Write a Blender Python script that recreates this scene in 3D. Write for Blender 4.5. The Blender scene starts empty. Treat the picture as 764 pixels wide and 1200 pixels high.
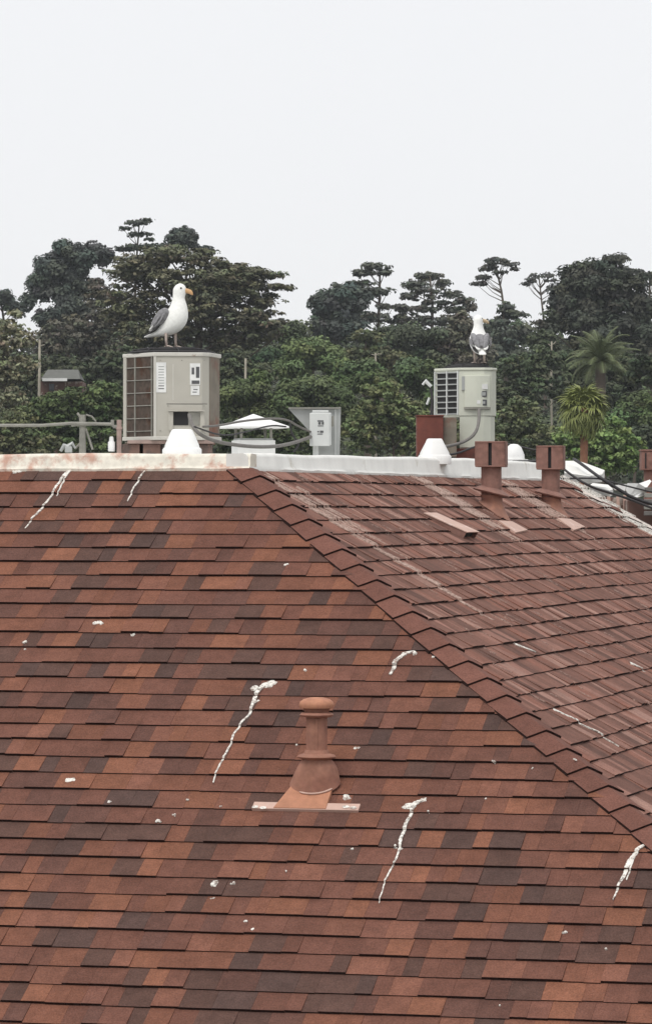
import bpy, math, random
import numpy as np
from mathutils import Vector, Matrix
random.seed(7); rng = np.random.default_rng(7)
sc = bpy.context.scene
COL = sc.collection
R = math.radians
# ---------------------------------------------------------------- camera, sky, sun, exposure
EYE = 9.0                       # eye height above the ground
F = 4700.0; CX = 382.0; HY = 598.0      # focal length and horizon in photo pixels (764 x 1200)
cam = bpy.data.cameras.new('camera'); cam.sensor_fit = 'VERTICAL'; cam.sensor_height = 24
cam.lens = F / 1200 * 24; cam.shift_y = -2 / 1200; cam.clip_end = 6000; cam.clip_start = .1
co = bpy.data.objects.new('camera', cam); COL.objects.link(co)
co.location = (0, 0, EYE); co.rotation_euler = (R(90), 0, 0); sc.camera = co
SUN_EL, SUN_AZ = R(58), R(205)  # high sun behind the cloud, back over the left shoulder
w = bpy.data.worlds.new('World'); sc.world = w; w.use_nodes = True
nt = w.node_tree; nt.nodes.clear()
sky = nt.nodes.new('ShaderNodeTexSky'); sky.sky_type = 'NISHITA'; sky.sun_disc = False
sky.sun_elevation = SUN_EL; sky.sun_rotation = SUN_AZ
b1 = nt.nodes.new('ShaderNodeBackground'); b1.inputs[1].default_value = .1
b2 = nt.nodes.new('ShaderNodeBackground'); b2.inputs[1].default_value = 1.0
tc = nt.nodes.new('ShaderNodeTexCoord'); nz = nt.nodes.new('ShaderNodeTexNoise')
nz.inputs['Scale'].default_value = 2.2; nz.inputs['Detail'].default_value = 4
rp = nt.nodes.new('ShaderNodeValToRGB')
rp.color_ramp.elements[0].position = .3; rp.color_ramp.elements[0].color = (.94, .945, .965, 1)
rp.color_ramp.elements[1].position = .7; rp.color_ramp.elements[1].color = (1.0, 1.0, 1.01, 1)
mx = nt.nodes.new('ShaderNodeMixShader'); mx.inputs[0].default_value = .94
wo = nt.nodes.new('ShaderNodeOutputWorld')
nt.links.new(tc.outputs['Generated'], nz.inputs['Vector']); nt.links.new(nz.outputs[0], rp.inputs[0])
nt.links.new(rp.outputs[0], b2.inputs[0]); nt.links.new(sky.outputs[0], b1.inputs[0])
nt.links.new(b1.outputs[0], mx.inputs[1]); nt.links.new(b2.outputs[0], mx.inputs[2]); nt.links.new(mx.outputs[0], wo.inputs[0])
sl = bpy.data.lights.new('sun', 'SUN'); sl.energy = 1.6; sl.angle = R(25); sl.color = (1, .97, .92)
so = bpy.data.objects.new('sun', sl); COL.objects.link(so)
sd = Vector((math.sin(SUN_AZ) * math.cos(SUN_EL), math.cos(SUN_AZ) * math.cos(SUN_EL), math.sin(SUN_EL)))
so.rotation_euler = sd.to_track_quat('Z', 'Y').to_euler()
vs = sc.view_settings; vs.view_transform = 'Standard'; vs.look = 'None'; vs.exposure = 0; vs.gamma = 1; vs.use_curve_mapping = False

# ---------------------------------------------------------------- helpers
def lin(r, g, b):
    return tuple(((c / 255 + .055) / 1.055) ** 2.4 if c > 10 else c / 255 / 12.92 for c in (r, g, b))
def at(px, py, Y): return Vector(((px - CX) / F * Y, Y, EYE + (HY - py) / F * Y))
def new_mat(name): 
    m = bpy.data.materials.new(name); m.use_nodes = True
    return m, m.node_tree, m.node_tree.nodes['Principled BSDF']
def mat(name, rgb, rough=.6, metal=0, var=.12, scale=20, rgb2=None, thr=.5, soft=.1, scale2=6, bump=0, spec=.5, detail=5, attr=False, world=False, alpha=None, mott=0):
    """base colour with noise mottling, optional second colour in patches, optional bump; attr: multiply mesh attribute 'tint'"""
    m, t, p = new_mat(name); N = t.nodes; L = t.links
    c = lin(*rgb)
    geo = N.new('ShaderNodeTexCoord')
    src = N.new('ShaderNodeNewGeometry').outputs['Position'] if world else geo.outputs['Object']
    n = N.new('ShaderNodeTexNoise'); n.inputs['Scale'].default_value = scale; n.inputs['Detail'].default_value = detail
    L.new(src, n.inputs['Vector'])
    r = N.new('ShaderNodeMapRange'); r.inputs[1].default_value = .3; r.inputs[2].default_value = .7
    r.inputs[3].default_value = 1 - var; r.inputs[4].default_value = 1 + var; L.new(n.outputs[0], r.inputs[0])
    base = None
    if attr:
        a = N.new('ShaderNodeAttribute'); a.attribute_name = 'tint'; base = a.outputs['Color']
    else:
        rgbn = N.new('ShaderNodeRGB'); rgbn.outputs[0].default_value = (*c, 1); base = rgbn.outputs[0]
    if rgb2:
        n2 = N.new('ShaderNodeTexNoise'); n2.inputs['Scale'].default_value = scale2; n2.inputs['Detail'].default_value = 6; n2.inputs['Roughness'].default_value = .65
        L.new(src, n2.inputs['Vector'])
        r2 = N.new('ShaderNodeMapRange'); r2.inputs[1].default_value = thr; r2.inputs[2].default_value = thr + soft; L.new(n2.outputs[0], r2.inputs[0])
        mm = N.new('ShaderNodeMixRGB'); mm.inputs[2].default_value = (*lin(*rgb2), 1)
        L.new(r2.outputs[0], mm.inputs[0]); L.new(base, mm.inputs[1]); base = mm.outputs[0]
    v = N.new('ShaderNodeVectorMath'); v.operation = 'SCALE'; L.new(base, v.inputs[0]); L.new(r.outputs[0], v.inputs['Scale'])
    if mott:
        n3 = N.new('ShaderNodeTexNoise'); n3.inputs['Scale'].default_value = 11; n3.inputs['Detail'].default_value = 7; n3.inputs['Roughness'].default_value = .7; L.new(src, n3.inputs['Vector'])
        r3 = N.new('ShaderNodeMapRange'); r3.inputs[1].default_value = .3; r3.inputs[2].default_value = .7; r3.inputs[3].default_value = 1 - mott; r3.inputs[4].default_value = 1 + mott; L.new(n3.outputs[0], r3.inputs[0])
        v3 = N.new('ShaderNodeVectorMath'); v3.operation = 'SCALE'; L.new(v.outputs[0], v3.inputs[0]); L.new(r3.outputs[0], v3.inputs['Scale']); v = v3
    if alpha:
        n4 = N.new('ShaderNodeTexNoise'); n4.inputs['Scale'].default_value = 55; n4.inputs['Detail'].default_value = 6; L.new(src, n4.inputs['Vector'])
        r4 = N.new('ShaderNodeMapRange'); r4.inputs[1].default_value = alpha[0]; r4.inputs[2].default_value = alpha[1]; r4.inputs[3].default_value = alpha[2]; r4.inputs[4].default_value = alpha[3]; L.new(n4.outputs[0], r4.inputs[0]); L.new(r4.outputs[0], p.inputs['Alpha'])
    L.new(v.outputs[0], p.inputs['Base Color'])
    p.inputs['Roughness'].default_value = rough; p.inputs['Metallic'].default_value = metal
    p.inputs['Specular IOR Level'].default_value = spec
    if bump:
        b = N.new('ShaderNodeBump'); b.inputs['Strength'].default_value = bump; b.inputs['Distance'].default_value = .003
        L.new(n.outputs[0], b.inputs['Height']); L.new(b.outputs[0], p.inputs['Normal'])
    return m
class MB:
    def __init__(s): s.v = []; s.f = []; s.m = []; s.c = []
    def add(s, vs, fs, mi=0, col=(1, 1, 1)):
        o = len(s.v); s.v += [tuple(x) for x in vs]
        if isinstance(col, list): col = {o + i: c for i, c in enumerate(col)}
        for k, f in enumerate(fs):
            s.f.append([o + i for i in f]); s.m.append(mi[k] if isinstance(mi, (list, tuple)) else mi); s.c.append(col)
        return s
    def box(s, lo, hi, mi=0, M=None, col=(1, 1, 1), taper=1.0):
        x0, y0, z0 = lo; x1, y1, z1 = hi; cx, cy = (x0 + x1) / 2, (y0 + y1) / 2
        P = [Vector(p) for p in ((x0, y0, z0), (x1, y0, z0), (x1, y1, z0), (x0, y1, z0))]
        P += [Vector((cx + (p.x - cx) * taper, cy + (p.y - cy) * taper, z1)) for p in P[:4]]
        if M: P = [M @ p for p in P]
        return s.add(P, [(3, 2, 1, 0), (4, 5, 6, 7), (0, 1, 5, 4), (1, 2, 6, 5), (2, 3, 7, 6), (3, 0, 4, 7)], mi, col)
    def tube(s, pts, rad, n=8, mi=0, cap=True, col=(1, 1, 1)):
        pts = [Vector(p) for p in pts]; rad = rad if isinstance(rad, (list, tuple)) else [rad] * len(pts)
        V = []; Fc = []; ref = Vector((0, 0, 1))
        for i, p in enumerate(pts):
            d = (pts[min(i + 1, len(pts) - 1)] - pts[max(i - 1, 0)]).normalized()
            a = d.cross(ref if abs(d.z) < .9 else Vector((1, 0, 0))).normalized()
            if i and a.dot(pa) < 0: a = -a
            pa = a; b = d.cross(a)
            for k in range(n):
                t = 2 * math.pi * k / n; V.append(p + (a * math.cos(t) + b * math.sin(t)) * rad[i])
        for i in range(len(pts) - 1):
            for k in range(n): Fc.append((i * n + k, i * n + (k + 1) % n, (i + 1) * n + (k + 1) % n, (i + 1) * n + k))
        if cap: Fc += [tuple(range(n - 1, -1, -1)), tuple(range((len(pts) - 1) * n, len(pts) * n))]
        return s.add(V, Fc, mi, col)
    def rings(s, rings, mi=0, cap=True, col=(1, 1, 1)):
        n = len(rings[0]); V = [p for r in rings for p in r]; Fc = []
        for i in range(len(rings) - 1):
            for k in range(n): Fc.append((i * n + k, i * n + (k + 1) % n, (i + 1) * n + (k + 1) % n, (i + 1) * n + k))
        if cap: Fc += [tuple(range(n - 1, -1, -1)), tuple(range((len(rings) - 1) * n, len(rings) * n))]
        return s.add(V, Fc, mi, col)
    def lathe(s, prof, c=(0, 0, 0), n=24, mi=0, cap=True):
        c = Vector(c)
        return s.rings([[c + Vector((r * math.cos(2 * math.pi * k / n), r * math.sin(2 * math.pi * k / n), z)) for k in range(n)] for r, z in prof], mi, cap)
    def mesh(s, name, mats, tint=False):
        me = bpy.data.meshes.new(name); me.from_pydata(s.v, [], s.f)
        for m in (mats if isinstance(mats, (list, tuple)) else [mats]): me.materials.append(m)
        me.polygons.foreach_set('material_index', s.m)
        if tint:
            a = me.color_attributes.new('tint', 'FLOAT_COLOR', 'CORNER')
            tot = sum(len(f) for f in s.f); arr = np.ones((tot, 4), np.float32)
            arr[:, :3] = np.array([c[v] if isinstance(c, dict) else c for f, c in zip(s.f, s.c) for v in f], np.float32)
            a.data.foreach_set('color', arr.ravel())
        me.update(); return me
    def build(s, name, mats, parent=None, tint=False, smooth=False, bevel=0, sub=0, loc=None, kind=None):
        me = s.mesh(name, mats, tint)
        if smooth: me.polygons.foreach_set('use_smooth', [True] * len(me.polygons))
        o = bpy.data.objects.new(name, me); COL.objects.link(o)
        if loc is not None: o.location = loc
        if parent: o.parent = parent
        if bevel:
            b = o.modifiers.new('b', 'BEVEL'); b.width = bevel; b.segments = 2; b.limit_method = 'ANGLE'
        if sub:
            q = o.modifiers.new('s', 'SUBSURF'); q.levels = sub; q.render_levels = sub
        if kind: o['kind'] = kind
        return o
def autosm(o, ang=35):
    me = o.data; me.polygons.foreach_set('use_smooth', [True] * len(me.polygons))
    try: me.set_sharp_from_angle(angle=R(ang))
    except Exception: pass
    return o
def tag(o, label, cat, group=None, kind=None):
    o['label'] = label; o['category'] = cat
    if group: o['group'] = group
    if kind: o['kind'] = kind
    return o
def thing(name, label, cat, loc=(0, 0, 0), rz=0, group=None):
    o = bpy.data.objects.new(name, None); COL.objects.link(o); o.location = loc; o.rotation_euler = (0, 0, rz); o.empty_display_size = .2
    return tag(o, label, cat, group)
def copy_tree(o, parent=None):
    c = o.copy(); COL.objects.link(c); c.parent = parent
    for ch in [x for x in bpy.data.objects if x.parent == o]: copy_tree(ch, c)
    return c

# ---------------------------------------------------------------- materials
M_shingle = mat('shingle_granules', (120, 80, 70), .92, var=.26, scale=120, bump=.6, spec=.2, attr=True, detail=8, world=True, mott=.2)
M_edge = mat('shingle_asphalt_edge', (46, 31, 28), .95, var=.2, scale=60, spec=.1)
M_cap = mat('cap_shingle_granules', (110, 72, 64), .92, var=.26, scale=120, bump=.6, spec=.2, attr=True, detail=8, world=True, mott=.16)
M_deck = mat('roof_felt', (50, 38, 34), .95)
M_flaky = mat('flaking_white_coating', (228, 222, 208), .75, var=.12, scale=22, rgb2=(196, 158, 140), thr=.47, soft=.16, scale2=9, bump=.5)
M_white = mat('white_roof_coating', (232, 231, 226), .7, var=.07, scale=7, rgb2=(190, 184, 170), thr=.6, soft=.15, scale2=5, bump=.3)
M_membrane = mat('white_membrane', (205, 205, 200), .8)
M_vwhite = mat('white_painted_metal', (236, 236, 234), .5, var=.04, scale=8, rgb2=(190, 190, 186), thr=.64, soft=.1, scale2=6)
M_drop = mat('bird_dropping', (228, 224, 216), .95, var=.14, scale=60, rgb2=(150, 132, 122), thr=.5, soft=.14, scale2=34, world=True, alpha=(.36, .5, .35, 1), spec=.1)
M_wash = mat('dropping_wash', (196, 170, 158), .9, var=.25, scale=50, world=True, alpha=(.32, .58, .25, .9), spec=.1)
M_stain = mat('thin_dropping_wash', (182, 154, 143), .9, var=.2, scale=60, world=True, alpha=(.4, .6, .1, .8), spec=.1)
M_acA = mat('beige_grey_enamel', (178, 174, 164), .45, var=.05, scale=6, rgb2=(150, 140, 126), thr=.62, soft=.15, scale2=5)
M_acrim = mat('pale_enamel_rim', (196, 193, 185), .5, var=.06, scale=9, rgb2=(140, 120, 104), thr=.63, soft=.1, scale2=12)
M_acB = mat('pale_green_grey_enamel', (202, 204, 190), .45, var=.04, scale=6, rgb2=(176, 172, 154), thr=.62, soft=.15, scale2=5)
M_rust = mat('rusty_side', (124, 116, 104), .8, var=.15, scale=12, rgb2=(120, 76, 58), thr=.5, soft=.2, scale2=5)
M_redbox = mat('red_brown_paint', (104, 56, 46), .8, var=.2, scale=14, mott=.2, rgb2=(70, 44, 38), thr=.5, soft=.2, scale2=4)
M_coil = mat('dark_coil_fins', (104, 92, 84), .6, metal=.2, var=.25, scale=30, rgb2=(98, 74, 60), thr=.52, soft=.1, scale2=6)
M_dark = mat('dark_cavity', (34, 33, 34), .8)
M_steel = mat('weathered_galvanised', (168, 170, 168), .5, metal=.3, var=.1, scale=8)
M_lsteel = mat('light_grey_enamel', (206, 208, 206), .5, var=.05, scale=8)
M_pipe = mat('weathered_grey_pipe', (140, 138, 130), .75, var=.2, scale=14)
M_pinkpipe = mat('stained_pale_pipe', (160, 138, 130), .8, var=.2, scale=14)
M_cable = mat('grey_cable', (112, 108, 104), .6, var=.15, scale=30)
M_black = mat('black_cable', (48, 46, 48), .6, var=.1)
M_tvent = mat('terracotta_painted_metal', (156, 110, 91), .75, var=.14, scale=26, rgb2=(138, 94, 80), thr=.44, soft=.25, scale2=9, bump=.4, mott=.12)
M_tbase = mat('terracotta_flashing', (178, 124, 96), .75, var=.12, scale=26, rgb2=(160, 108, 88), thr=.5, soft=.2, scale2=12, bump=.4, mott=.12)
M_bvent = mat('brown_painted_metal', (138, 102, 91), .75, var=.14, scale=26, rgb2=(112, 80, 70), thr=.5, soft=.2, scale2=8, mott=.16, bump=.4)
M_bbase = mat('brown_painted_flashing', (148, 106, 90), .75, mott=.15, var=.1, scale=20, rgb2=(164, 116, 92), thr=.55, soft=.15, scale2=9)
M_pink = mat('faded_pink_flashing', (196, 164, 150), .7, var=.08, scale=14, rgb2=(225, 210, 204), thr=.6, soft=.1, scale2=9)
M_paper = mat('label_paper', (222, 222, 220), .6)
M_ink = mat('label_ink', (84, 84, 86), .7)
M_gwhite = mat('gull_white_feathers', (240, 240, 236), .85, var=.06, scale=60, bump=.6)
M_ggrey = mat('gull_grey_feathers', (134, 133, 135), .85, var=.3, scale=45, detail=8, bump=.8)
M_gblack = mat('gull_black_feathers', (44, 42, 42), .7)
M_bill = mat('yellow_orange_bill', (200, 158, 112), .5, rgb2=(190, 110, 80), thr=.55, scale2=30)
M_palebill = mat('pale_bill', (206, 184, 150), .5)
M_leg = mat('pale_pink_leg', (198, 182, 172), .6)
M_bark = mat('grey_brown_bark', (92, 82, 72), .95, var=.25, scale=3, bump=.6)
M_pale = mat('pale_dead_wood', (150, 144, 130), .9, var=.2, scale=3)
M_palmbark = mat('reddish_palm_trunk', (140, 96, 72), .9, var=.25, scale=5, rgb2=(158, 134, 104), thr=.5, soft=.2, scale2=1.2)
M_leaf = mat('foliage', (80, 90, 60), .8, var=.15, scale=2, attr=True, spec=.25)
M_fan = mat('fan_palm_leaf', (128, 136, 72), .6, var=.2, scale=3, rgb2=(150, 140, 90), thr=.6, scale2=1.5)
M_feather = mat('feather_palm_leaf', (92, 102, 64), .6, var=.2, scale=3, rgb2=(120, 112, 76), thr=.56, scale2=1)
M_ground = mat('dry_ground', (58, 62, 44), .95, var=.25, scale=.3, rgb2=(44, 52, 34), thr=.45, soft=.2, scale2=.08)
M_wall = mat('stucco_wall', (190, 176, 158), .9, var=.06, scale=4)
M_glass = mat('window_glass', (40, 46, 52), .1)
M_groof = mat('grey_roofing', (100, 101, 96), .9, var=.1, scale=4)
M_oldwall = mat('brown_stained_wall', (110, 84, 76), .9, var=.2, scale=3, rgb2=(180, 170, 160), thr=.56, soft=.08, scale2=4)
M_brick = mat('red_brick', (124, 98, 88), .9, var=.15, scale=14, rgb2=(96, 82, 76), thr=.5, scale2=9)

# ---------------------------------------------------------------- roof frames
n2 = Vector((-17382, 4700, 0)).normalized(); n1 = Vector((1270, 4698, 0)).normalized()
S = R(31.8); CS, SN = math.cos(S), math.sin(S); UP = Vector((0, 0, 1))
Y0 = 22.9; E = .143
P0 = at(290, 549, Y0)
fr_F = (P0, -n2, (n1 * CS + UP * SN), (-n2).cross(n1 * CS + UP * SN).normalized())
fr_R = (P0, n1, (n2 * CS + UP * SN), n1.cross(n2 * CS + UP * SN).normalized())
LR = 8.6                        # length of the right slope's top edge
def pt(fr, u, h, wv=0): return fr[0] + fr[1] * u - fr[2] * h + fr[3] * wv
def hit(px, py, fr, wv=0):      # point where the sight line meets a slope -> (u, h)
    d = at(px, py, 1.0) - Vector((0, 0, EYE)); o = Vector((0, 0, EYE)); c = fr[0] + fr[3] * wv
    t = (c - o).dot(fr[3]) / d.dot(fr[3]); q = o + d * t - c
    return q.dot(fr[1]), -q.dot(fr[2])
def proj(p): return CX + F * p.x / p.y, HY - F * (p.z - EYE) / p.y
def ceil_hit(px, py, z): 
    Y = (z - EYE) * F / (HY - py); return at(px, py, Y)

# ---------------------------------------------------------------- the house below us
NC = 46                         # courses down to the eaves
HMAX = NC * E
house = thing('house', 'large house with a red-brown shingled hip roof and a white coated rim, filling the foreground', 'house', (0, 0, 0))
deck = MB()
UL = -7.0
o_ = -.006
q = lambda fr, u, h: pt(fr, u, h, o_)
deck.add([q(fr_F, UL, 0), q(fr_F, 0, 0), q(fr_F, HMAX * CS, HMAX), q(fr_F, UL, HMAX)], [(0, 3, 2, 1)])
deck.build('roof_deck_front', M_deck, house)['label'] = 'dark felt under the broad front slope'
deck = MB()
deck.add([q(fr_R, 0, 0), q(fr_R, LR, 0), q(fr_R, LR + HMAX * CS, HMAX), q(fr_R, -HMAX * CS, HMAX)], [(0, 3, 2, 1)])
P1 = P0 + n1 * LR
fr_B = (P1, n2, (-n1 * CS + UP * SN), n2.cross(-n1 * CS + UP * SN).normalized())
deck.add([q(fr_B, 0, 0), q(fr_B, 7, 0), q(fr_B, 7, HMAX), q(fr_B, -HMAX * CS, HMAX)], [(0, 3, 2, 1)])
deck.build('roof_deck_side', M_deck, house)['label'] = 'dark felt under the right and rear slopes'
# walls
wl = MB(); a = HMAX * CS - .45; zt = P0.z - HMAX * SN - .05
c1 = P0 - (n1 + n2) * a; c2 = P1 + (n1 - n2) * a; c3 = P1 + n1 * a + n2 * 7; c0 = P0 - n1 * a + n2 * 7
cs = [c0, c1, c2, c3]
wl.add([Vector((c.x, c.y, 0)) for c in cs] + [Vector((c.x, c.y, zt)) for c in cs], [(0, 1, 5, 4), (1, 2, 6, 5), (2, 3, 7, 6), (3, 0, 4, 7)])
wl.build('wall', M_wall, house)
for (A, B, nrm) in ((c0, c1, -n1), (c1, c2, -n2)):
    Ln = (B - A).length; d = (B - A).normalized(); nn = int(Ln // 2.6)
    for k in range(nn):
        for zz in (1.0, 3.7):
            if zz + 1.3 > zt: continue
            c = A + d * (Ln * (k + .5) / nn); c = Vector((c.x, c.y, 0))
            Mx = Matrix((( d.x, nrm.x, 0, c.x), (d.y, nrm.y, 0, c.y), (0, 0, 1, zz), (0, 0, 0, 1)))
            fo = MB().box((-.5, -.02, -.05), (.5, .06, 0), M=Mx).box((-.5, -.02, 1.3), (.5, .05, 1.36), M=Mx).box((-.52, -.02, 0), (-.44, .05, 1.3), M=Mx).box((.44, -.02, 0), (.52, .05, 1.3), M=Mx).box((-.44, -.02, .62), (.44, .03, .66), M=Mx).build('window', M_vwhite, house)
            MB().box((-.44, -.02, 0), (.44, .01, 1.3), M=Mx).build('pane', M_glass, fo)
# ---- shingles
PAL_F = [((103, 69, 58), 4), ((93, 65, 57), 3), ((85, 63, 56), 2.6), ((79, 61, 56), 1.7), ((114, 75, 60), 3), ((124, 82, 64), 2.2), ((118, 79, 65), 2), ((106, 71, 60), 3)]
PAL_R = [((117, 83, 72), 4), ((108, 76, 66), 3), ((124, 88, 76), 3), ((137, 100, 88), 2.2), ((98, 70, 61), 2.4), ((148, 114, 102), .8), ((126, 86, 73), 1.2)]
KA = 1.07
def pick(pal):
    tot = sum(x[1] for x in pal); r = random.random() * tot
    for c, wt in pal:
        r -= wt
        if r <= 0: break
    j = random.uniform(.88, 1.1)
    return tuple(min(.7, x * j * KA) for x in lin(*c))
def row_pieces(fr, k, umin, umax_top, umax_bot, umin_top=None, umin_bot=None, pal=None):
    """cut one course into tabs; returns list of (corner data, colour)"""
    hb = (k + 1) * E; out = []
    lo = min(umin if umin is not None else 9e9, umin_bot if umin_bot is not None else 9e9)
    hi = max(umax_top, umax_bot)
    u = lo - random.uniform(0, .2); run = 0; tb = .012; hj = 0
    while u < hi:
        wd = random.choice((.08, .1, .12, .14, .16, .19) if pal is PAL_F else (.035, .05, .07, .09, .12, .16))
        if run <= 0: run = random.choice((1, 1, 1, 2, 2)); tb = random.choice((.0095, .0165)) + random.uniform(-.001, .001); hj = random.uniform(-.003, .003)
        run -= 1
        out.append((u, u + wd, hb + hj + .0035 * math.sin(u * 2.1 + k * 1.7) + random.uniform(-.001, .001), tb, pick(pal)))
        u += wd
    res = []
    mixc = lambda a_, b_, t: tuple(x * (1 - t) + y * t for x, y in zip(a_, b_))
    for i, (a_, b_, h_, t_, c) in enumerate(out):
        cl = mixc(c, out[i - 1][4], .04) if i else c; cr = mixc(c, out[i + 1][4], .04) if i + 1 < len(out) else c
        d = random.uniform(.93, 1.03)
        res.append((a_, b_, h_, t_, [cl, cr, tuple(x * d for x in cr), tuple(x * d for x in cl)] * 2))
    return res
def piece_geo(fr, u0, u1, hb, tb, clip):
    """solid tab; clip(h) gives the (min u, max u) of the slope at distance h from the top"""
    ht = max(hb - E - .028, 0.0)
    g = .0005
    a0, a1 = clip(hb); b0, b1 = clip(ht)
    U = [max(u0 + g, a0), min(u1 - g, a1), min(u1 - g, b1), max(u0 + g, b0)]
    if U[1] - U[0] < .006: return None
    if U[2] < U[3]: U[2] = U[3] = (max(min(u0, b1), b0)) 
    tt = .0008
    top = [pt(fr, U[0], hb, tb), pt(fr, U[1], hb, tb), pt(fr, U[2], ht, tt), pt(fr, U[3], ht, tt)]
    bot = [pt(fr, U[0], hb, -.004), pt(fr, U[1], hb, -.004), pt(fr, U[2], ht, -.004), pt(fr, U[3], ht, -.004)]
    return top + bot
FACES = [(0, 1, 2, 3), (4, 5, 1, 0), (5, 6, 2, 1), (7, 4, 0, 3)]
FM = [0, 1, 0, 0]
clipF = lambda h: (UL, h * CS - .045)
clipR = lambda h: (-h * CS + .045, LR + h * CS - .045)
cand = []
for k in range(NC):
    hb = (k + 1) * E
    for pc in row_pieces(fr_F, k, UL, hb * CS, hb * CS, pal=PAL_F): cand.append((fr_F, pc, clipF, 'F'))
    for pc in row_pieces(fr_R, k, None, LR + hb * CS, LR + hb * CS, umin_bot=-hb * CS, pal=PAL_R): cand.append((fr_R, pc, clipR, 'R'))
scored = []
for fr, (u0, u1, hb, tb, c), cl, tg_ in cand:
    g = piece_geo(fr, u0, u1, hb, tb, cl)
    if g is None: continue
    pr = [proj(p) for p in g[:4]]
    inside = all(-10 < x < 774 and 0 < y < 1210 for x, y in pr)
    ar = abs(sum(pr[i][0] * pr[(i + 1) % 4][1] - pr[(i + 1) % 4][0] * pr[i][1] for i in range(4))) / 2
    scored.append((ar if inside else 0, g, c, tg_))
scored.sort(key=lambda s: -s[0])
for i, (ar, g, c, tg_) in enumerate(scored[:300]):
    o = Vector(g[0]); b = MB().add([p - o for p in g], FACES, FM, c)
    b.build('shingle', [M_shingle, M_edge], house, tint=True, loc=o)
for tg_, nm in (('F', 'shingles_front'), ('R', 'shingles_side')):
    b = MB()
    for ar, g, c, t_ in scored[300:]:
        if t_ == tg_: b.add(g, FACES, FM, c)
    o = b.build('shingle_field', [M_shingle, M_edge], house, tint=True, kind='stuff')
    o['label'] = 'remaining smaller looking shingles of the front slope' if tg_ == 'F' else 'narrow looking shingles of the steep right slope'
# starter strip under the white rim
# ---- hip caps
def hip_cap(k, frA, frB, sgnA, sgnB, ex=.203, hw=.104, white=0.0, start=0.0):
    """folded cap across the hip of slopes A and B"""
    dn = (-(n1 + n2) - UP * math.tan(S)) if frB is fr_R else ((n1 - n2) - UP * math.tan(S))
    if frB is not fr_R: top0 = P1
    else: top0 = P0
    dn = dn.normalized(); nrm = (frA[3] + frB[3]).normalized()
    perpA = dn.cross(frA[3]); perpB = dn.cross(frB[3])
    if perpA.dot(frB[3]) > 0: perpA = -perpA
    if perpB.dot(frA[3]) > 0: perpB = -perpB
    s0 = start + k * ex - .04; s1 = start + (k + 1) * ex
    cr = 1.0
    w0, w1 = .009, .023
    skew = .008
    def row(s, wv, lift, sk):
        base = top0 + dn * s
        j = random.uniform(-.004, .004)
        return [base + perpA * (hw + j) + frA[3] * wv - dn * sk, base + perpA * .022 + frA[3] * wv * 1.0 + nrm * 0.003,
                base + nrm * (wv * 1.08 + .001), base + perpB * .022 + frB[3] * wv + nrm * 0.003, base + perpB * (hw + j) + frB[3] * wv - dn * sk * .3]
    top = row(s0, w0, 0, skew); bot = row(s1, w1, 0, skew)
    tb = [p - nrm * .022 for p in top]; bb = [p - nrm * .019 for p in bot]
    V = top + bot + tb + bb; n = 5
    Fc = []; mi = []
    for i in range(n - 1): Fc.append((i, i + 1, n + i + 1, n + i)); mi.append(0)
    for i in range(n - 1): Fc.append((n + i, n + i + 1, 3 * n + i + 1, 3 * n + i)); mi.append(1)
    Fc.append((0, n, 3 * n, 2 * n)); mi.append(1)
    Fc.append((n - 1, 2 * n + n - 1, 3 * n + n - 1, n + n - 1)); mi.append(1)
    b = MB(); j = random.uniform(.88, 1.14)
    c = lin(108, 73, 63)
    if white and random.random() < white: c = lin(200, 188, 180)
    o = Vector(V[0]); b.add([p - o for p in V], Fc, mi, tuple(x * j * KA for x in c))
    return b.build('hip_cap', [M_cap, M_edge], house, tint=True, loc=o)
nh = int(HMAX * CS * math.sqrt(2 + math.tan(S) ** 2) / .203)
for k in range(nh): hip_cap(k, fr_F, fr_R, 0, 0, start=-.05)
for k in range(24): hip_cap(k, fr_R, fr_B, 0, 0, white=.6 if k < 14 else .1)
# ---- white rim (coated curb) along the top
def curb(A, d, out, L, z0, h0, h1, m, name, label, n=60, thick=.12):
    b = MB(); rings = []
    for i in range(n + 1):
        t = i / n; p = A + d * (L * t); h = h0 + (h1 - h0) * min(1, t * 1.6) + .003 * math.sin(t * 31) + random.uniform(-.0015, .0015)
        lo = random.uniform(-.004, .004)
        prof = [(-thick, -.05), (.026, -.022 + lo), (.030, .0 + lo), (.012, .02), (.006, h - .022), (-.004, h - .006), (-.02, h), (-thick, h - .004)]
        rings.append([Vector((p.x, p.y, z0)) + out * x + UP * z for x, z in prof])
    b.rings(rings); o = b.build(name, m, house, smooth=False); autosm(o, 50); o['label'] = label; return o
curb(P0 + n2 * 7, -n2, -n1, 7.02, P0.z, .088, .088, M_flaky, 'roof_rim', 'rim with flaking white coating and rusty patches')
curb(P0 - n1 * .02, n1, -n2, LR + .03, P0.z, .086, .126, M_white, 'roof_rim', 'clean thickly coated white rim on the right')
# flat roof
fl = MB(); zf = P0.z + .03
poly = [P0 + n1 * .1 + n2 * .1, P0 + n1 * (LR - .05) + n2 * .1, P0 + n1 * (LR - .05) + n2 * 1.2, P0 + n1 * 17 + n2 * 2.2, P0 + n1 * 17 + n2 * 8, P0 + n1 * .1 + n2 * 7]
fl.add([Vector((p.x, p.y, zf)) for p in poly] + [Vector((p.x, p.y, zf - .3)) for p in poly],
       [tuple(range(6))] + [(i, i + 6, (i + 1) % 6 + 6, (i + 1) % 6) for i in range(6)])
fl.build('flat_roof', M_membrane, house)
ZF = zf

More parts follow.
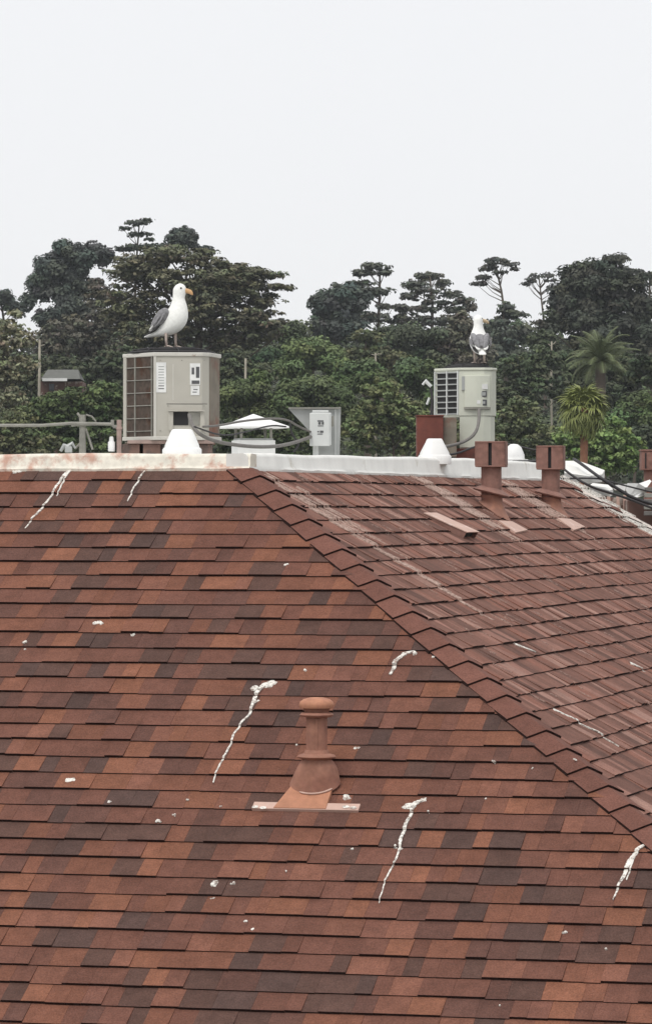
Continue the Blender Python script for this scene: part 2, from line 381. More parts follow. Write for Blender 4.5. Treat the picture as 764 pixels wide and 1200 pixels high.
# ---- bird droppings on the slopes
WS = .56
def surf(h): fr_ = (h / E) % 1.0; return .0045 + .0135 * fr_
def ribbon(fr, pts, wd, mb, seg=.008):
    P = [hit(x, y, fr, .01) for x, y in pts]
    L = [0]
    for a_, b_ in zip(P, P[1:]): L.append(L[-1] + math.hypot(b_[0] - a_[0], b_[1] - a_[1]))
    n = max(3, int(L[-1] / seg)); rows = []
    ph = random.random() * 9
    for i in range(n + 1):
        s = L[-1] * i / n; j = max(q_ for q_ in range(len(L) - 1) if L[q_] <= s + 1e-9); t = (s - L[j]) / max(1e-6, L[j + 1] - L[j])
        u = P[j][0] + (P[j + 1][0] - P[j][0]) * t; h = P[j][1] + (P[j + 1][1] - P[j][1]) * t
        du, dh = P[j + 1][0] - P[j][0], P[j + 1][1] - P[j][1]; q_ = math.hypot(du, dh); nx, ny = -dh / q_, du / q_
        jj = .004 * math.sin(ph + s * 17) + .0015 * math.sin(ph + s * 51)
        wv = wd[min(len(wd) - 1, j)] + (wd[min(len(wd) - 1, j + 1)] - wd[min(len(wd) - 1, j)]) * t
        wv = wv / 2 * WS * random.uniform(.75, 1.12)
        if i in (0, n): wv *= .3
        h0 = h
        rows.append((u + nx * (wv + jj), h + ny * (wv + jj), u - nx * (wv - jj), h - ny * (wv - jj), surf(h0) + .002))
    V = []; Fc = []
    for (a0, a1, b0, b1, s_) in rows: V += [pt(fr, a0, a1, s_ - .006), pt(fr, a0, a1, s_), pt(fr, b0, b1, s_), pt(fr, b0, b1, s_ - .006)]
    for i in range(len(rows) - 1):
        o = i * 4
        Fc += [(o, o + 1, o + 5, o + 4), (o + 1, o + 2, o + 6, o + 5), (o + 2, o + 3, o + 7, o + 6)]
    mb.add(V, Fc); return mb
def splat(fr, px, py, r, mb, lobes=3):
    u, h = hit(px, py, fr, .01)
    for l in range(lobes):
        uu = u + random.uniform(-.5, .5) * r * 1.6; hh = h + random.uniform(-.5, .5) * r * 1.2; rr = r * random.uniform(.35, .8); n = 11
        rim = [(uu + rr * math.cos(6.283 * i / n) * random.uniform(.7, 1.3), hh + rr * math.sin(6.283 * i / n) * random.uniform(.7, 1.3)) for i in range(n)]
        V = [pt(fr, a_, b_, surf(hh) - .004) for a_, b_ in rim] + [pt(fr, uu + (a_ - uu) * .7, hh + (b_ - hh) * .7, surf(hh) + .0015) for a_, b_ in rim]
        mb.add(V, [(i, i + n, (i + 1) % n + n, (i + 1) % n) for i in range(n)] + [tuple(range(2 * n - 1, n - 1, -1))])
    return mb
def dropping(fr, lab, lines=(), spots=(), m=None):
    b = MB()
    for pts, wd in lines: ribbon(fr, pts, wd, b)
    for px, py, r in spots: splat(fr, px, py, r, b)
    o = b.build('bird_dropping', m or M_drop, house); 
    if lab: o['label'] = lab
    return o
dropping(fr_F, 'long white streak left of the roof vent', [([(322, 797), (309, 803), (298, 818), (292, 836), (275, 860), (262, 888), (249, 918)], [.05, .05, .035, .022, .02, .018, .012])], [(313, 802, .035), (302, 806, .03), (301, 821, .02)])
dropping(fr_F, 'white streak lower right of the roof vent', [([(500, 935), (486, 941), (478, 958), (470, 985), (466, 1000), (455, 1025), (443, 1058)], [.02, .045, .03, .03, .02, .014, .01])], [(484, 943, .035), (492, 938, .02), (466, 993, .02)])
dropping(fr_F, 'short curved white smear near the hip', [([(487, 763), (475, 765), (464, 775), (456, 791)], [.03, .045, .045, .025])], [(484, 765, .018)])
dropping(fr_F, 'white forked streak at the right edge', [([(766, 985), (748, 995), (736, 1010), (728, 1032), (718, 1055)], [.03, .035, .05, .025, .012]), ([(744, 1000), (738, 1022), (733, 1032)], [.02, .015, .01])])
dropping(fr_F, 'forked pale streak under the white rim', [([(82, 549), (72, 562), (60, 582), (45, 600), (30, 620)], [.05, .03, .025, .025, .012]), ([(82, 552), (74, 566), (66, 581)], [.03, .018, .012])], [(10, 551, .04), (18, 552, .03), (78, 549, .03)])
dropping(fr_F, 'thin pale streak under the rim', [([(169, 551), (160, 568), (149, 588)], [.02, .018, .012])])
for (x, y, r) in ((30, 753, .014), (115, 729, .02), (119, 730, .012), (154, 743, .014), (334, 661, .014), (509, 769, .012), (417, 877, .018), (408, 933, .022), (578, 893, .012), (624, 900, .01), (568, 935, .008), (82, 914, .03), (128, 941, .012), (186, 963, .014), (204, 955, .01),
                  (254, 1036, .026), (273, 1034, .014), (249, 1052, .01), (297, 1090, .016), (286, 1079, .014), (335, 1021, .008), (220, 937, .008), (660, 1093, .012), (709, 1111, .01), (585, 1178, .006), (413, 994, .008), (358, 785, .01), (346, 872, .01), (502, 952, .006), (259, 946, .006), (30, 760, .006)):
    dropping(fr_F, None, spots=[(x, y, r)])
def rline(x0, y0, L, wd): return ([(x0, y0), (x0 + L * .5, y0 + L * .29), (x0 + L, y0 + L * .6)], wd)
dropping(fr_R, 'long white streak low on the right slope', [([(648, 830), (662, 838), (700, 858), (724, 875)], [.10, .05, .035, .01])])
dropping(fr_R, 'small white mark in the middle of the right slope', [([(603, 754), (612, 758), (627, 765)], [.08, .05, .01])])
dropping(fr_R, 'white mark near the right edge of the slope', [([(738, 777), (746, 781), (756, 787)], [.08, .06, .02])])
def wash(lab, pts, wd, nn, m=None):
    """a washed-out streak: many thin broken threads following the fall of the slope"""
    b = MB(); P = [hit(x, y, fr_R, .01) for x, y in pts]; L = [0]
    for a_, c_ in zip(P, P[1:]): L.append(L[-1] + math.hypot(c_[0] - a_[0], c_[1] - a_[1]))
    def along(s):
        j = max(q_ for q_ in range(len(L) - 1) if L[q_] <= s + 1e-9); t = (s - L[j]) / (L[j + 1] - L[j]); return P[j][0] + (P[j + 1][0] - P[j][0]) * t, P[j][1] + (P[j + 1][1] - P[j][1]) * t
    for _ in range(nn):
        s0 = random.random() ** 1.2 * L[-1] * .95; l_ = random.uniform(.2, .7); u, h = along(s0); u += random.gauss(0, wd * .45)
        w_ = random.uniform(.003, .016); n = max(3, int(l_ / .007)); rows = []
        for i in range(n + 1):
            hh = h + l_ * i / n; ww = w_ * (.75 + .25 * math.sin(i * .21)) * (.25 if i in (0, n) else 1); ww = min(ww, .026)
            rows += [pt(fr_R, u - ww, hh, surf(hh) - .004), pt(fr_R, u - ww, hh, surf(hh) + .002), pt(fr_R, u + ww, hh, surf(hh) + .002), pt(fr_R, u + ww, hh, surf(hh) - .004)]
        fc = []
        for i in range(n): o = i * 4; fc += [(o, o + 1, o + 5, o + 4), (o + 1, o + 2, o + 6, o + 5), (o + 2, o + 3, o + 7, o + 6)]
        b.add(rows, fc)
    o = b.build('dropping_wash', m or M_wash, house, kind='stuff'); o['label'] = lab
wash('wide pale streak running from the hip down the right slope', [(345, 582), (372, 600), (400, 615), (430, 634), (470, 658), (480, 662)], .07, 13)
wash('pale streaks beside the top of the hip', [(300, 551), (330, 566), (360, 580), (392, 600), (392, 600)], .2, 16)
wash('broad white streak below the rim left of the capped vents', [(480, 556), (505, 566), (530, 585), (550, 596)], .13, 26)
wash('white wash between the capped vents', [(588, 560), (600, 572), (612, 582), (612, 582)], .22, 22)
wash('white spotted wash along the far hip', [(652, 556), (680, 570), (706, 588), (735, 604), (750, 614)], .30, 80, M_drop)
st = MB(); random.seed(11)
for i in range(330):
    x = random.uniform(320, 760); top = 556 + (0 if x < 660 else (x - 660) * .6); hipy = 548 + .9 * (x - 290)
    y = top + (random.random() ** 1.6) * 260
    if y > hipy - 30: continue
    L_ = random.uniform(5, 22)
    pts, wd = rline(x, y, L_, [random.uniform(.012, .04), random.uniform(.01, .03), .008])
    if x + L_ > 770: continue
    ribbon(fr_R, pts, wd, st)
o = st.build('dropping_streaks', M_stain, house, kind='stuff'); o['label'] = 'many faint pale drip marks on the right slope'
dropping(fr_R, None, spots=[(672, 890, .012)]); dropping(fr_F, None, spots=[(618, 852, .012)]); dropping(fr_F, None, spots=[(627, 854, .012)])

# ---------------------------------------------------------------- terracotta roof vent on the front slope
def roof_vent_front():
    u, h = hit(366, 926, fr_F); B = pt(fr_F, u, h)
    t = thing('roof_vent', 'round terracotta vent pipe with flared base and ribbed cap, centre of the front slope', 'roof vent', B)
    f0, fu, fv, fw = fr_F
    pm = F / B.y                                    # pixels per metre here
    # flange plate lying on the shingles
    W = 62 / pm; hp = .02
    def loc(uu, vv, ww): return fu * uu + fv * vv + fw * ww
    b = MB(); v0 = -((948 - 926) / pm) / SN * 1.0
    u0, u1 = hit(295, 948, fr_F, .016)[0] - u, hit(420, 949, fr_F, .016)[0] - u
    v0 = h - hit(360, 949, fr_F, .016)[1]
    V = [loc(x, y, z) for z in (.002, .020) for x, y in ((u0, v0), (u1, v0), (u1, v0 + .055), (u0, v0 + .055))]
    b.add(V, [(4, 5, 6, 7), (0, 1, 5, 4), (1, 2, 6, 5), (3, 0, 4, 7), (2, 3, 7, 6)])
    b.build('flange', M_pink, t, bevel=.002)
    # apron: sloping trapezoid in front of the cone
    b = MB(); a0, a1 = -.135, .115
    V = [loc(a0 - .02, v0 + .004, .024), loc(a1, v0 + .004, .024), loc(a1 - .01, v0 + .30, .03), loc(a0 + .06, v0 + .30, .03),
         loc(a0 - .02, v0 + .004, .004), loc(a1, v0 + .004, .004), loc(a1 - .01, v0 + .30, .004), loc(a0 + .06, v0 + .30, .004)]
    b.add(V, [(0, 1, 2, 3), (4, 5, 1, 0), (5, 6, 2, 1), (7, 4, 0, 3), (6, 7, 3, 2)])
    b.build('apron', M_tbase, t, bevel=.002)
    # cone: from an ellipse in the slope to a circle under the collar
    zc = (926 - 888) / pm; n = 32; rings = []
    offc = Vector((5 / pm, 0, 0))
    for i in range(9):
        s = i / 8; e_ = s ** .75
        ring = []
        for k in range(n):
            a_ = 2 * math.pi * k / n
            lo = loc(.118 * math.cos(a_) * (1.08 if math.cos(a_) > 0 else 1.12) + .012, .10 * math.sin(a_) + .03, .022)
            hi_ = offc + Vector((.068 * math.cos(a_), .068 * math.sin(a_), zc))
            bl = .014 * math.sin(math.pi * s) * (1 if math.cos(a_) > 0 else .3)
            ring.append(lo.lerp(hi_, e_) + Vector((bl * math.cos(a_), bl * math.sin(a_), 0)))
        rings.append(ring)
    autosm(MB().rings(rings).build('cone', M_tvent, t), 50)
    # bead of pale sealant
    b = MB(); pts = [loc(.118 * math.cos(a_) + .012, .10 * math.sin(a_) + .03 - .004, .032) for a_ in np.linspace(-2.1, -.55, 12)]
    b.tube(pts, [.003] + [.0055] * 10 + [.003], 6).build('sealant', M_pink, t)
    c = offc
    autosm(MB().lathe([(.056, zc - .01), (.090, zc - .002), (.098, zc + .006), (.092, zc + .014), (.064, zc + .022), (.058, zc + .04)], c, 32).build('collar', M_tvent, t), 30)
    zt_ = (926 - 838) / pm
    autosm(MB().lathe([(.053, zc - .02), (.053, zt_)], c, 28).build('pipe', M_tvent, t), 30)
    MB().box((-.004, -.0585, zc + .03), (.004, -.054, zt_ - .002), M=Matrix.Translation(c)).build('seam', M_tvent, t)
    z = zt_ - .012
    b = MB().lathe([(.05, z), (.078, z + .004), (.085, z + .014), (.076, z + .024), (.06, z + .028)], c, 32); autosm(b.build('cap_ring', M_tvent, t), 30)
    b = MB().lathe([(.056, z + .024), (.064, z + .036), (.07, z + .05)], c, 32); autosm(b.build('cap_neck', M_tvent, t), 30)
    b = MB().lathe([(.06, z + .046), (.084, z + .048), (.088, z + .062), (.084, z + .078), (.066, z + .092), (.035, z + .1), (.004, z + .102)], c, 32); autosm(b.build('cap_top', M_tbase, t), 45)
    dr = MB()
    for (x, y) in ((299, 946), (308, 947), (405, 946), (414, 947)): 
        uu, hh = hit(x, y, fr_F, .02)
        uu -= u; hh = h - hh
        dr.add([loc(uu + .02 * math.cos(6.28 * i / 9) * random.uniform(.7, 1.2), hh + .012 * math.sin(6.28 * i / 9) , .0235) for i in range(9)] , [tuple(range(9))])
    dr.build('dropping', M_drop, t)
roof_vent_front()

# ---------------------------------------------------------------- brown square-headed vents on the right slope
def capped_vent(bx, by, capc, cap_y0, cap_y1, capw, pipew, cy, label, plate):
    u, h = hit(bx, by, fr_R); B = pt(fr_R, u, h); pm = F / B.y
    t = thing('capped_vent', label, 'roof vent', B, group='brown square-headed vent pipes')
    z = lambda py: (by - py) / pm
    cx = (capc - bx) / pm
    f0, fu, fv, fw = fr_R
    def loc(uu, vv, ww): return fu * uu + fv * vv + fw * ww
    b = MB(); n = 24; rings = []
    for i in range(6):
        s = i / 5; ring = []
        for k in range(n):
            a_ = 2 * math.pi * k / n
            lo = loc(.10 * math.cos(a_), .13 * math.sin(a_) - .03, .012); hi_ = Vector((cx + pipew / 2 * 1.12 * math.cos(a_), pipew / 2 * 1.12 * math.sin(a_), z(cy + 3)))
            ring.append(lo.lerp(hi_, s ** .8))
        rings.append(ring)
    autosm(b.rings(rings).build('cone', M_bbase, t), 50)
    b = MB(); rings = []
    for rr, dz in ((pipew * .5, -.012), (pipew * .86, -.008), (pipew * .9, .0), (pipew * .62, .026), (pipew * .5, .032)):
        rings.append([Vector((cx + rr * math.cos(6.2832 * k / n), rr * math.sin(6.2832 * k / n), z(cy) + dz - .12 * rr * math.cos(6.2832 * k / n) * 2)) for k in range(n)])
    autosm(b.rings(rings).build('collar', M_bvent, t), 30)
    autosm(MB().lathe([(pipew / 2, z(cy + 8)), (pipew / 2, z(cap_y1) + .01)], (cx, 0, 0), 24).build('pipe', M_bvent, t), 30)
    # box head: plates and a dark slot
    hwd = capw / 2; z0, z1 = z(cap_y1), z(cap_y0)
    Rz = Matrix.Translation((cx, 0, 0)) @ Matrix.Rotation(R(-8), 4, 'Z')
    MB().box((-hwd * .86, -hwd * .8, z0 + .006), (hwd * .86, hwd * .8, z1 - .006), M=Rz).build('head_core', M_dark, t)
    MB().box((-hwd, -hwd, z1 - .008), (hwd, hwd, z1 + .004), M=Rz).build('head_lid', M_bvent, t, bevel=.003)
    MB().box((-hwd * .98, -hwd * .98, z0 - .002), (hwd * .98, hwd * .98, z0 + .008), M=Rz).build('head_floor', M_bvent, t, bevel=.002)
    for sx in (-1, 1):
        x0, x1 = (-hwd * .96, -.012) if sx < 0 else (.012, hwd * .96)
        for yy in (-1, 1):
            MB().box((x0, yy * hwd * .93 - .004, z0 + .008), (x1, yy * hwd * .93 + .004, z1 - .008), M=Rz).build('head_plate', M_bvent, t)
        MB().box((sx * hwd * .97 - .004, -hwd * .88, z0 + .008), (sx * hwd * .97 + .004, hwd * .88, z1 - .008), M=Rz).build('head_plate', M_bvent, t)
    # exposed bottom of the flange
    Q = [hit(x, y, fr_R, .018) for x, y in plate]
    V = [loc(a_ - u, -(b_ - h), .019) for a_, b_ in Q] + [loc(a_ - u, -(b_ - h), .004) for a_, b_ in Q]
    MB().add(V, [(3, 2, 1, 0)] + [(i, (i + 1) % 4, (i + 1) % 4 + 4, i + 4) for i in range(4)]).build('flange', M_pink, t)
capped_vent(574, 598, 575.5, 518, 547, .205, .138, 577, 'brown vent pipe with square head, nearer the bird units, left of its twin', [(584, 610), (600, 611), (618, 621), (604, 624)])
capped_vent(644, 594, 645, 523, 550, .198, .134, 580, 'brown vent pipe with square head beside the far hip, right of its twin', [(653, 607), (668, 608), (685, 617), (672, 621)])

# low hood vent on the right slope
def hood():
    u, h = hit(520, 622, fr_R); B = pt(fr_R, u, h)
    t = thing('hood_vent', 'low wedge-shaped hood vent with pale pink top lying on the right slope', 'roof vent', B)
    f0, fu, fv, fw = fr_R
    A = hit(497, 600, fr_R, .02); C_ = hit(545, 625, fr_R, .05)
    v1 = h - A[1]; v0 = h - C_[1]; ua = A[0] - u; W = .34; H = .06; T = .006
    def loc(uu, vv, ww): return fu * uu + fv * vv + fw * ww
    V = [loc(ua, v0, H), loc(ua + W, v0, H), loc(ua + W, v1, .016), loc(ua, v1, .016)]
    V += [p - fw * T for p in V]
    MB().add(V, [(0, 1, 2, 3), (7, 6, 5, 4), (0, 4, 5, 1), (1, 5, 6, 2), (2, 6, 7, 3), (3, 7, 4, 0)]).build('hood_top', M_pink, t)
    for uu in (ua + .004, ua + W - .010):
        V = [loc(uu, v0 + .004, H - T), loc(uu, v1, .012), loc(uu, v1, 0), loc(uu, v0 + .004, 0)]; V += [p + fu * .006 for p in V]
        MB().add(V, [(0, 1, 2, 3), (7, 6, 5, 4), (0, 4, 5, 1), (3, 2, 6, 7), (0, 3, 7, 4)]).build('hood_side', M_bvent, t)
    V = [loc(ua + .012, v0 + .03, 0), loc(ua + W - .012, v0 + .03, 0), loc(ua + W - .012, v0 + .03, H - T - .004), loc(ua + .012, v0 + .03, H - T - .004)]
    V += [p + fv * .01 for p in V]
    MB().add(V, [(0, 1, 2, 3), (0, 4, 5, 1), (1, 5, 6, 2), (2, 6, 7, 3), (3, 7, 4, 0)]).build('opening', M_dark, t)
    V = [loc(ua - .1, v0 - .06, .016), loc(ua + W, v0 - .06, .016), loc(ua + W, v0, .016), loc(ua - .1, v0, .016)]
hood()

# ---------------------------------------------------------------- air conditioner, left
def extr(mb, fp, z0, z1, mi=0):
    n = len(fp); V = [Vector((x, y, z0)) for x, y in fp] + [Vector((x, y, z1)) for x, y in fp]
    return mb.add(V, [(i, (i + 1) % n, (i + 1) % n + n, i + n) for i in range(n)] + [tuple(range(n - 1, -1, -1)), tuple(range(n, 2 * n))], mi)
def grow(fp, g):
    cx = sum(p[0] for p in fp) / len(fp); cy = sum(p[1] for p in fp) / len(fp); out = []
    for x, y in fp:
        d = math.hypot(x - cx, y - cy); out.append((x + (x - cx) / d * g, y + (y - cy) / d * g))
    return out
def bar_on(A, B, s0, s1, z0, z1, d0, d1):
    """box on the vertical face running A->B (2-D), proud by d0..d1"""
    d = Vector((B[0] - A[0], B[1] - A[1], 0)); L = d.length; d.normalize(); nn = Vector((d.y, -d.x, 0))
    M_ = Matrix(((d.x, -nn.x, 0, A[0]), (d.y, -nn.y, 0, A[1]), (0, 0, 1, 0), (0, 0, 0, 1)))
    return MB().box((L * s0, -d1, z0), (L * s1, -d0, z1), M=M_)
def ac_left():
    Y = 28.0; pm = F / Y; B = at(200, 513, Y)
    t = thing('air_conditioner', 'wide beige grey air conditioner with rusty flanks under the standing gull', 'air conditioner', B, group='rooftop air conditioners with gulls')
    X = lambda px: (px - 200) / pm
    A_, Bc, C_, C2, D_ = (X(145), .10), (X(183), -.22), (X(238), -.20), (X(246), -.15), (X(257), .14)
    back = [(X(252), .42), (X(160), .46)]
    fp = [A_, Bc, C_, C2, D_] + back
    z = lambda py: (513 - py) / pm
    Ht = z(419)
    b = MB(); extr(b, fp, .0, Ht, [3, 0, 0, 2, 2, 2, 2, 0, 0]); b.build('cabinet', [M_acA, M_acrim, M_rust, M_coil], t, bevel=.004)
    b = MB(); extr(b, grow(fp, .012), Ht, Ht + .028); b.build('top_rim', M_acrim, t, bevel=.006)
    b = MB(); extr(b, grow(fp, .014), -.02, .006); b.build('base_pan', M_acrim, t, bevel=.004)
    # grille on the left face
    bar_on(A_, Bc, 0, .1, .006, Ht, 0, .008).build('corner_post', M_acA, t)
    for k in range(6):
        zz = z(420) * (.02 + .16 * k) + .03
        bar_on(A_, Bc, .1, .96, zz, zz + .006, .0, .008).build('grille_bar', M_pipe, t)
    for s in (.38, .93): bar_on(A_, Bc, s, s + .02, .006, Ht, .002, .012).build('grille_bar', M_pipe, t)
    g = MB()
    for k in range(40):
        s = .11 + .85 * k / 40; bb = bar_on(A_, Bc, s, s + .006, .01, Ht - .004, 0, .003); g.add(bb.v, bb.f)
    g.build('coil_fins', M_coil, t)
    # front panel bits
    L = lambda px: (px - 183) / 55
    bar_on(Bc, C_, -.02, .035, .004, Ht, 0, .006).build('panel_edge', M_acrim, t)
    bar_on(Bc, C_, L(185), L(196.5), z(461), z(426), .001, .004).build('label', M_paper, t)['label'] = 'tall white sticker beside the grille'
    for k in range(9):
        bar_on(Bc, C_, L(187.5), L(194), z(431.5 + k * 3.2), z(430.4 + k * 3.2), .004, .0045).build('print', M_ink if k > 6 else M_steel, t)
    bar_on(Bc, C_, L(224), L(236), z(452), z(427), .001, .004).build('label', M_paper, t)['label'] = 'upper sticker with grey print'
    bar_on(Bc, C_, L(225), L(235), z(464), z(453), .001, .004).build('label', M_paper, t)['label'] = 'lower small sticker'
    for (a0, a1, y0, y1) in ((226, 229, 432, 440), (231, 235, 431, 444), (226, 235, 447, 451), (228, 233, 457, 458), (227, 232, 460, 461)):
        bar_on(Bc, C_, L(a0), L(a1), z(y1), z(y0), .004, .0048).build('print', M_ink, t)
    bar_on(Bc, C_, L(204), L(205.2), z(470), z(428), .0, .003).build('panel_seam', M_acrim, t)
    for (sx, sy) in ((189, 423), (240, 423), (189, 505), (241, 508), (214, 423), (198, 476), (240, 476)):
        bar_on(Bc, C_, L(sx), L(sx + 1.2), z(sy + 1.1), z(sy), .0, .004).build('screw', M_pipe, t)
    bar_on(Bc, C_, L(197), L(244), z(474.6), z(474), .0, .0015).build('panel_gap', M_dark, t)
    # recessed connection bay
    bar_on(Bc, C_, L(199), L(241), z(483), z(481.5), 0, .03).build('bay_hood', M_acA, t)
    bar_on(Bc, C_, L(205), L(222), z(499), z(483.5), .0, .004).build('bay', M_dark, t)
    bar_on(Bc, C_, L(222.5), L(235), z(499), z(484), .0, .006).build('bay_cover', M_pipe, t)
    bar_on(Bc, C_, L(199), L(204.4), z(505), z(483.5), .0, .012).build('bay_flange', M_acA, t)
    bar_on(Bc, C_, L(236), L(241), z(505), z(483.5), .0, .012).build('bay_flange', M_acA, t)
    # fan guard: low dome of wire rings with dark fan shroud
    c = Vector((X(201), .12, Ht + .028))
    fg = MB().lathe([(.30, 0), (.29, .015), (.2, .032), (.06, .04)], c, 28); autosm(fg.build('fan_guard', M_dark, t), 60)
    for r_, zz in ((.30, .010), (.24, .029), (.17, .038), (.10, .042)):
        MB().tube([c + Vector((r_ * math.cos(a_), r_ * math.sin(a_), zz)) for a_ in np.linspace(0, 6.283, 29)], .004, 5).build('guard_ring', M_black, t)
    for k in range(8):
        a_ = math.pi * k / 4 + .2
        MB().tube([c + Vector((r_ * math.cos(a_), r_ * math.sin(a_), zz)) for r_, zz in ((.31, .004), (.27, .026), (.17, .042), (.05, .046))], .004, 5).build('guard_rib', M_black, t)
    t2 = thing('timber_stand', 'low stained wooden stand carrying the wide air conditioner', 'stand', at(200, 528, Y + .1))
    zz = B.z - t2.location.z - .021
    for px0, px1 in ((146, 166), (170, 190), (228, 248)):
        MB().box((X(px0), -.28, 0 - .08), (X(px1), .3, zz * .62)).build('block', M_brick, t2, bevel=.006)
    MB().box((X(152), -.30, zz * .64), (X(252), -.2, zz)).build('beam', M_pinkpipe, t2, bevel=.004)
    MB().box((X(150), .2, zz * .64), (X(250), .3, zz)).build('beam', M_pinkpipe, t2, bevel=.004)
    MB().box((X(148), -.18, zz * .64), (X(252), .18, zz - .01)).build('beam', M_rust, t2, bevel=.004)
    return c + Vector(B)
G1 = ac_left()
def ac_right():
    Y = 35.0; pm = F / Y; B = at(545, 525, Y)
    t = thing('air_conditioner', 'tall narrow pale green grey air conditioner with louvred side and bulging front cover', 'air conditioner', B, group='rooftop air conditioners with gulls')
    X = lambda px: (px - 545) / pm
    z = lambda py: (525 - py) / pm
    A_, Bc, C_, C1, C2, D_ = (X(510), .06), (X(537), -.18), (X(566), -.20), (X(575), -.17), (X(580.5), -.08), (X(581), .12)
    fp = [A_, Bc, C_, C1, C2, D_, (X(576), .3), (X(515), .3)]
    Ht = z(435)
    extr(MB(), fp, z(488), Ht, 0).build('cabinet', M_acB, t, bevel=.004)
    fp2 = [(X(537.5), -.175), (X(566), -.195), (X(574), -.165), (X(579), -.08), (X(579.5), .11), (X(572), .28), (X(540), .28)]
    extr(MB(), fp2, 0, z(488) - .001, 0).build('lower_cabinet', M_acB, t, bevel=.004)
    extr(MB(), grow(fp, .010), Ht, Ht + .024).build('top_rim', M_acB, t, bevel=.006)
    bar_on(A_, Bc, .09, .95, z(486), z(437), .0, .002).build('coil', M_dark, t)
    for k in range(8):
        y = 437 + k * 6.9
        bar_on(A_, Bc, .06, .97, z(y + .9), z(y - .5), .002, .012).build('louvre', M_steel, t)
    for s in (0, .5, .95): bar_on(A_, Bc, s, s + .035, z(487), Ht - .002, .002, .014).build('louvre_post', M_lsteel, t)
    # bulging cover
    d = Vector((C_[0] - Bc[0], C_[1] - Bc[1], 0)); rings = []
    x0, x1 = X(543), X(573)
    def yf(x): return -.185 - .03 * math.sin(math.pi * (x - x0) / (x1 - x0)) - (.0 if x < X(566) else 0)
    xs = np.linspace(x0, x1, 9)
    r1 = [(x, yf(x) - .012) for x in xs] + [(x1, -.13), (x0, -.13)]
    extr(MB(), r1, z(478), z(441)).build('front_cover', M_acB, t, bevel=.004)
    extr(MB(), grow(r1, .003), z(480), z(478) - .0005).build('cover_lip', M_pipe, t)
    for (x_0, x_1, y0, y1, m) in ((560, 570, 451, 457, M_paper), (561, 569, 459, 466, M_ink), (562.5, 567.5, 460.5, 464.5, M_steel), (562, 569, 469, 476, M_ink), (557.5, 561.5, 470, 474, M_paper), (564, 567, 471, 474, M_steel)):
        e_ = .0025 if m is M_steel else .001
        MB().box((X(x_0), yf(X((x_0 + x_1) / 2)) - .0125 - e_ * 2, z(y1)), (X(x_1), yf(X((x_0 + x_1) / 2)) - .0125 + .012, z(y0))).build('sticker', m, t)
    MB().box((X(540), -.2, z(458)), (X(543.5), -.17, z(442))).build('handle_recess', M_steel, t)
    t.location = B
    c = Vector((X(548), .05, Ht + .024))
    autosm(MB().lathe([(.2, 0), (.19, .018), (.12, .035), (.04, .04)], c, 24).build('fan_guard', M_dark, t), 60)
    for k in range(6):
        a_ = math.pi * k / 3 + .2
        MB().tube([c + Vector((r_ * math.cos(a_), r_ * math.sin(a_), zz)) for r_, zz in ((.205, .004), (.18, .03), (.1, .042), (.03, .046))], .004, 5).build('guard_rib', M_black, t)
    # conduit down the front
    # red brown box
    Bx = at(511, 527, Y - .5); p2 = F / (Y - .5)
    t2 = thing('metal_box', 'rusty red brown metal box beneath the louvres of the narrow air conditioner', 'metal box', Bx)
    MB().box((-23 / p2, -.05, -.06), (8 / p2, .25, 39 / p2)).build('case', M_redbox, t2, bevel=.004)
    MB().box((8.2 / p2, .02, -.06), (24 / p2, .27, 38 / p2)).build('side_case', M_rust, t2, bevel=.004)
    MB().box((-24 / p2, -.06, 39 / p2 + .001), (9 / p2, .26, 40.5 / p2)).build('lid', M_redbox, t2)
    t3 = thing('timber_stand', 'dark low sleepers under the narrow air conditioner', 'stand', at(550, 536, Y))
    MB().box((X(528), -.22, -.06), (X(590), -.1, .075)).build('sleeper', M_redbox, t3, bevel=.004)
    MB().box((X(530), .12, -.06), (X(588), .24, .075)).build('sleeper', M_redbox, t3, bevel=.004)
    return c + Vector(B)
G2 = ac_right()

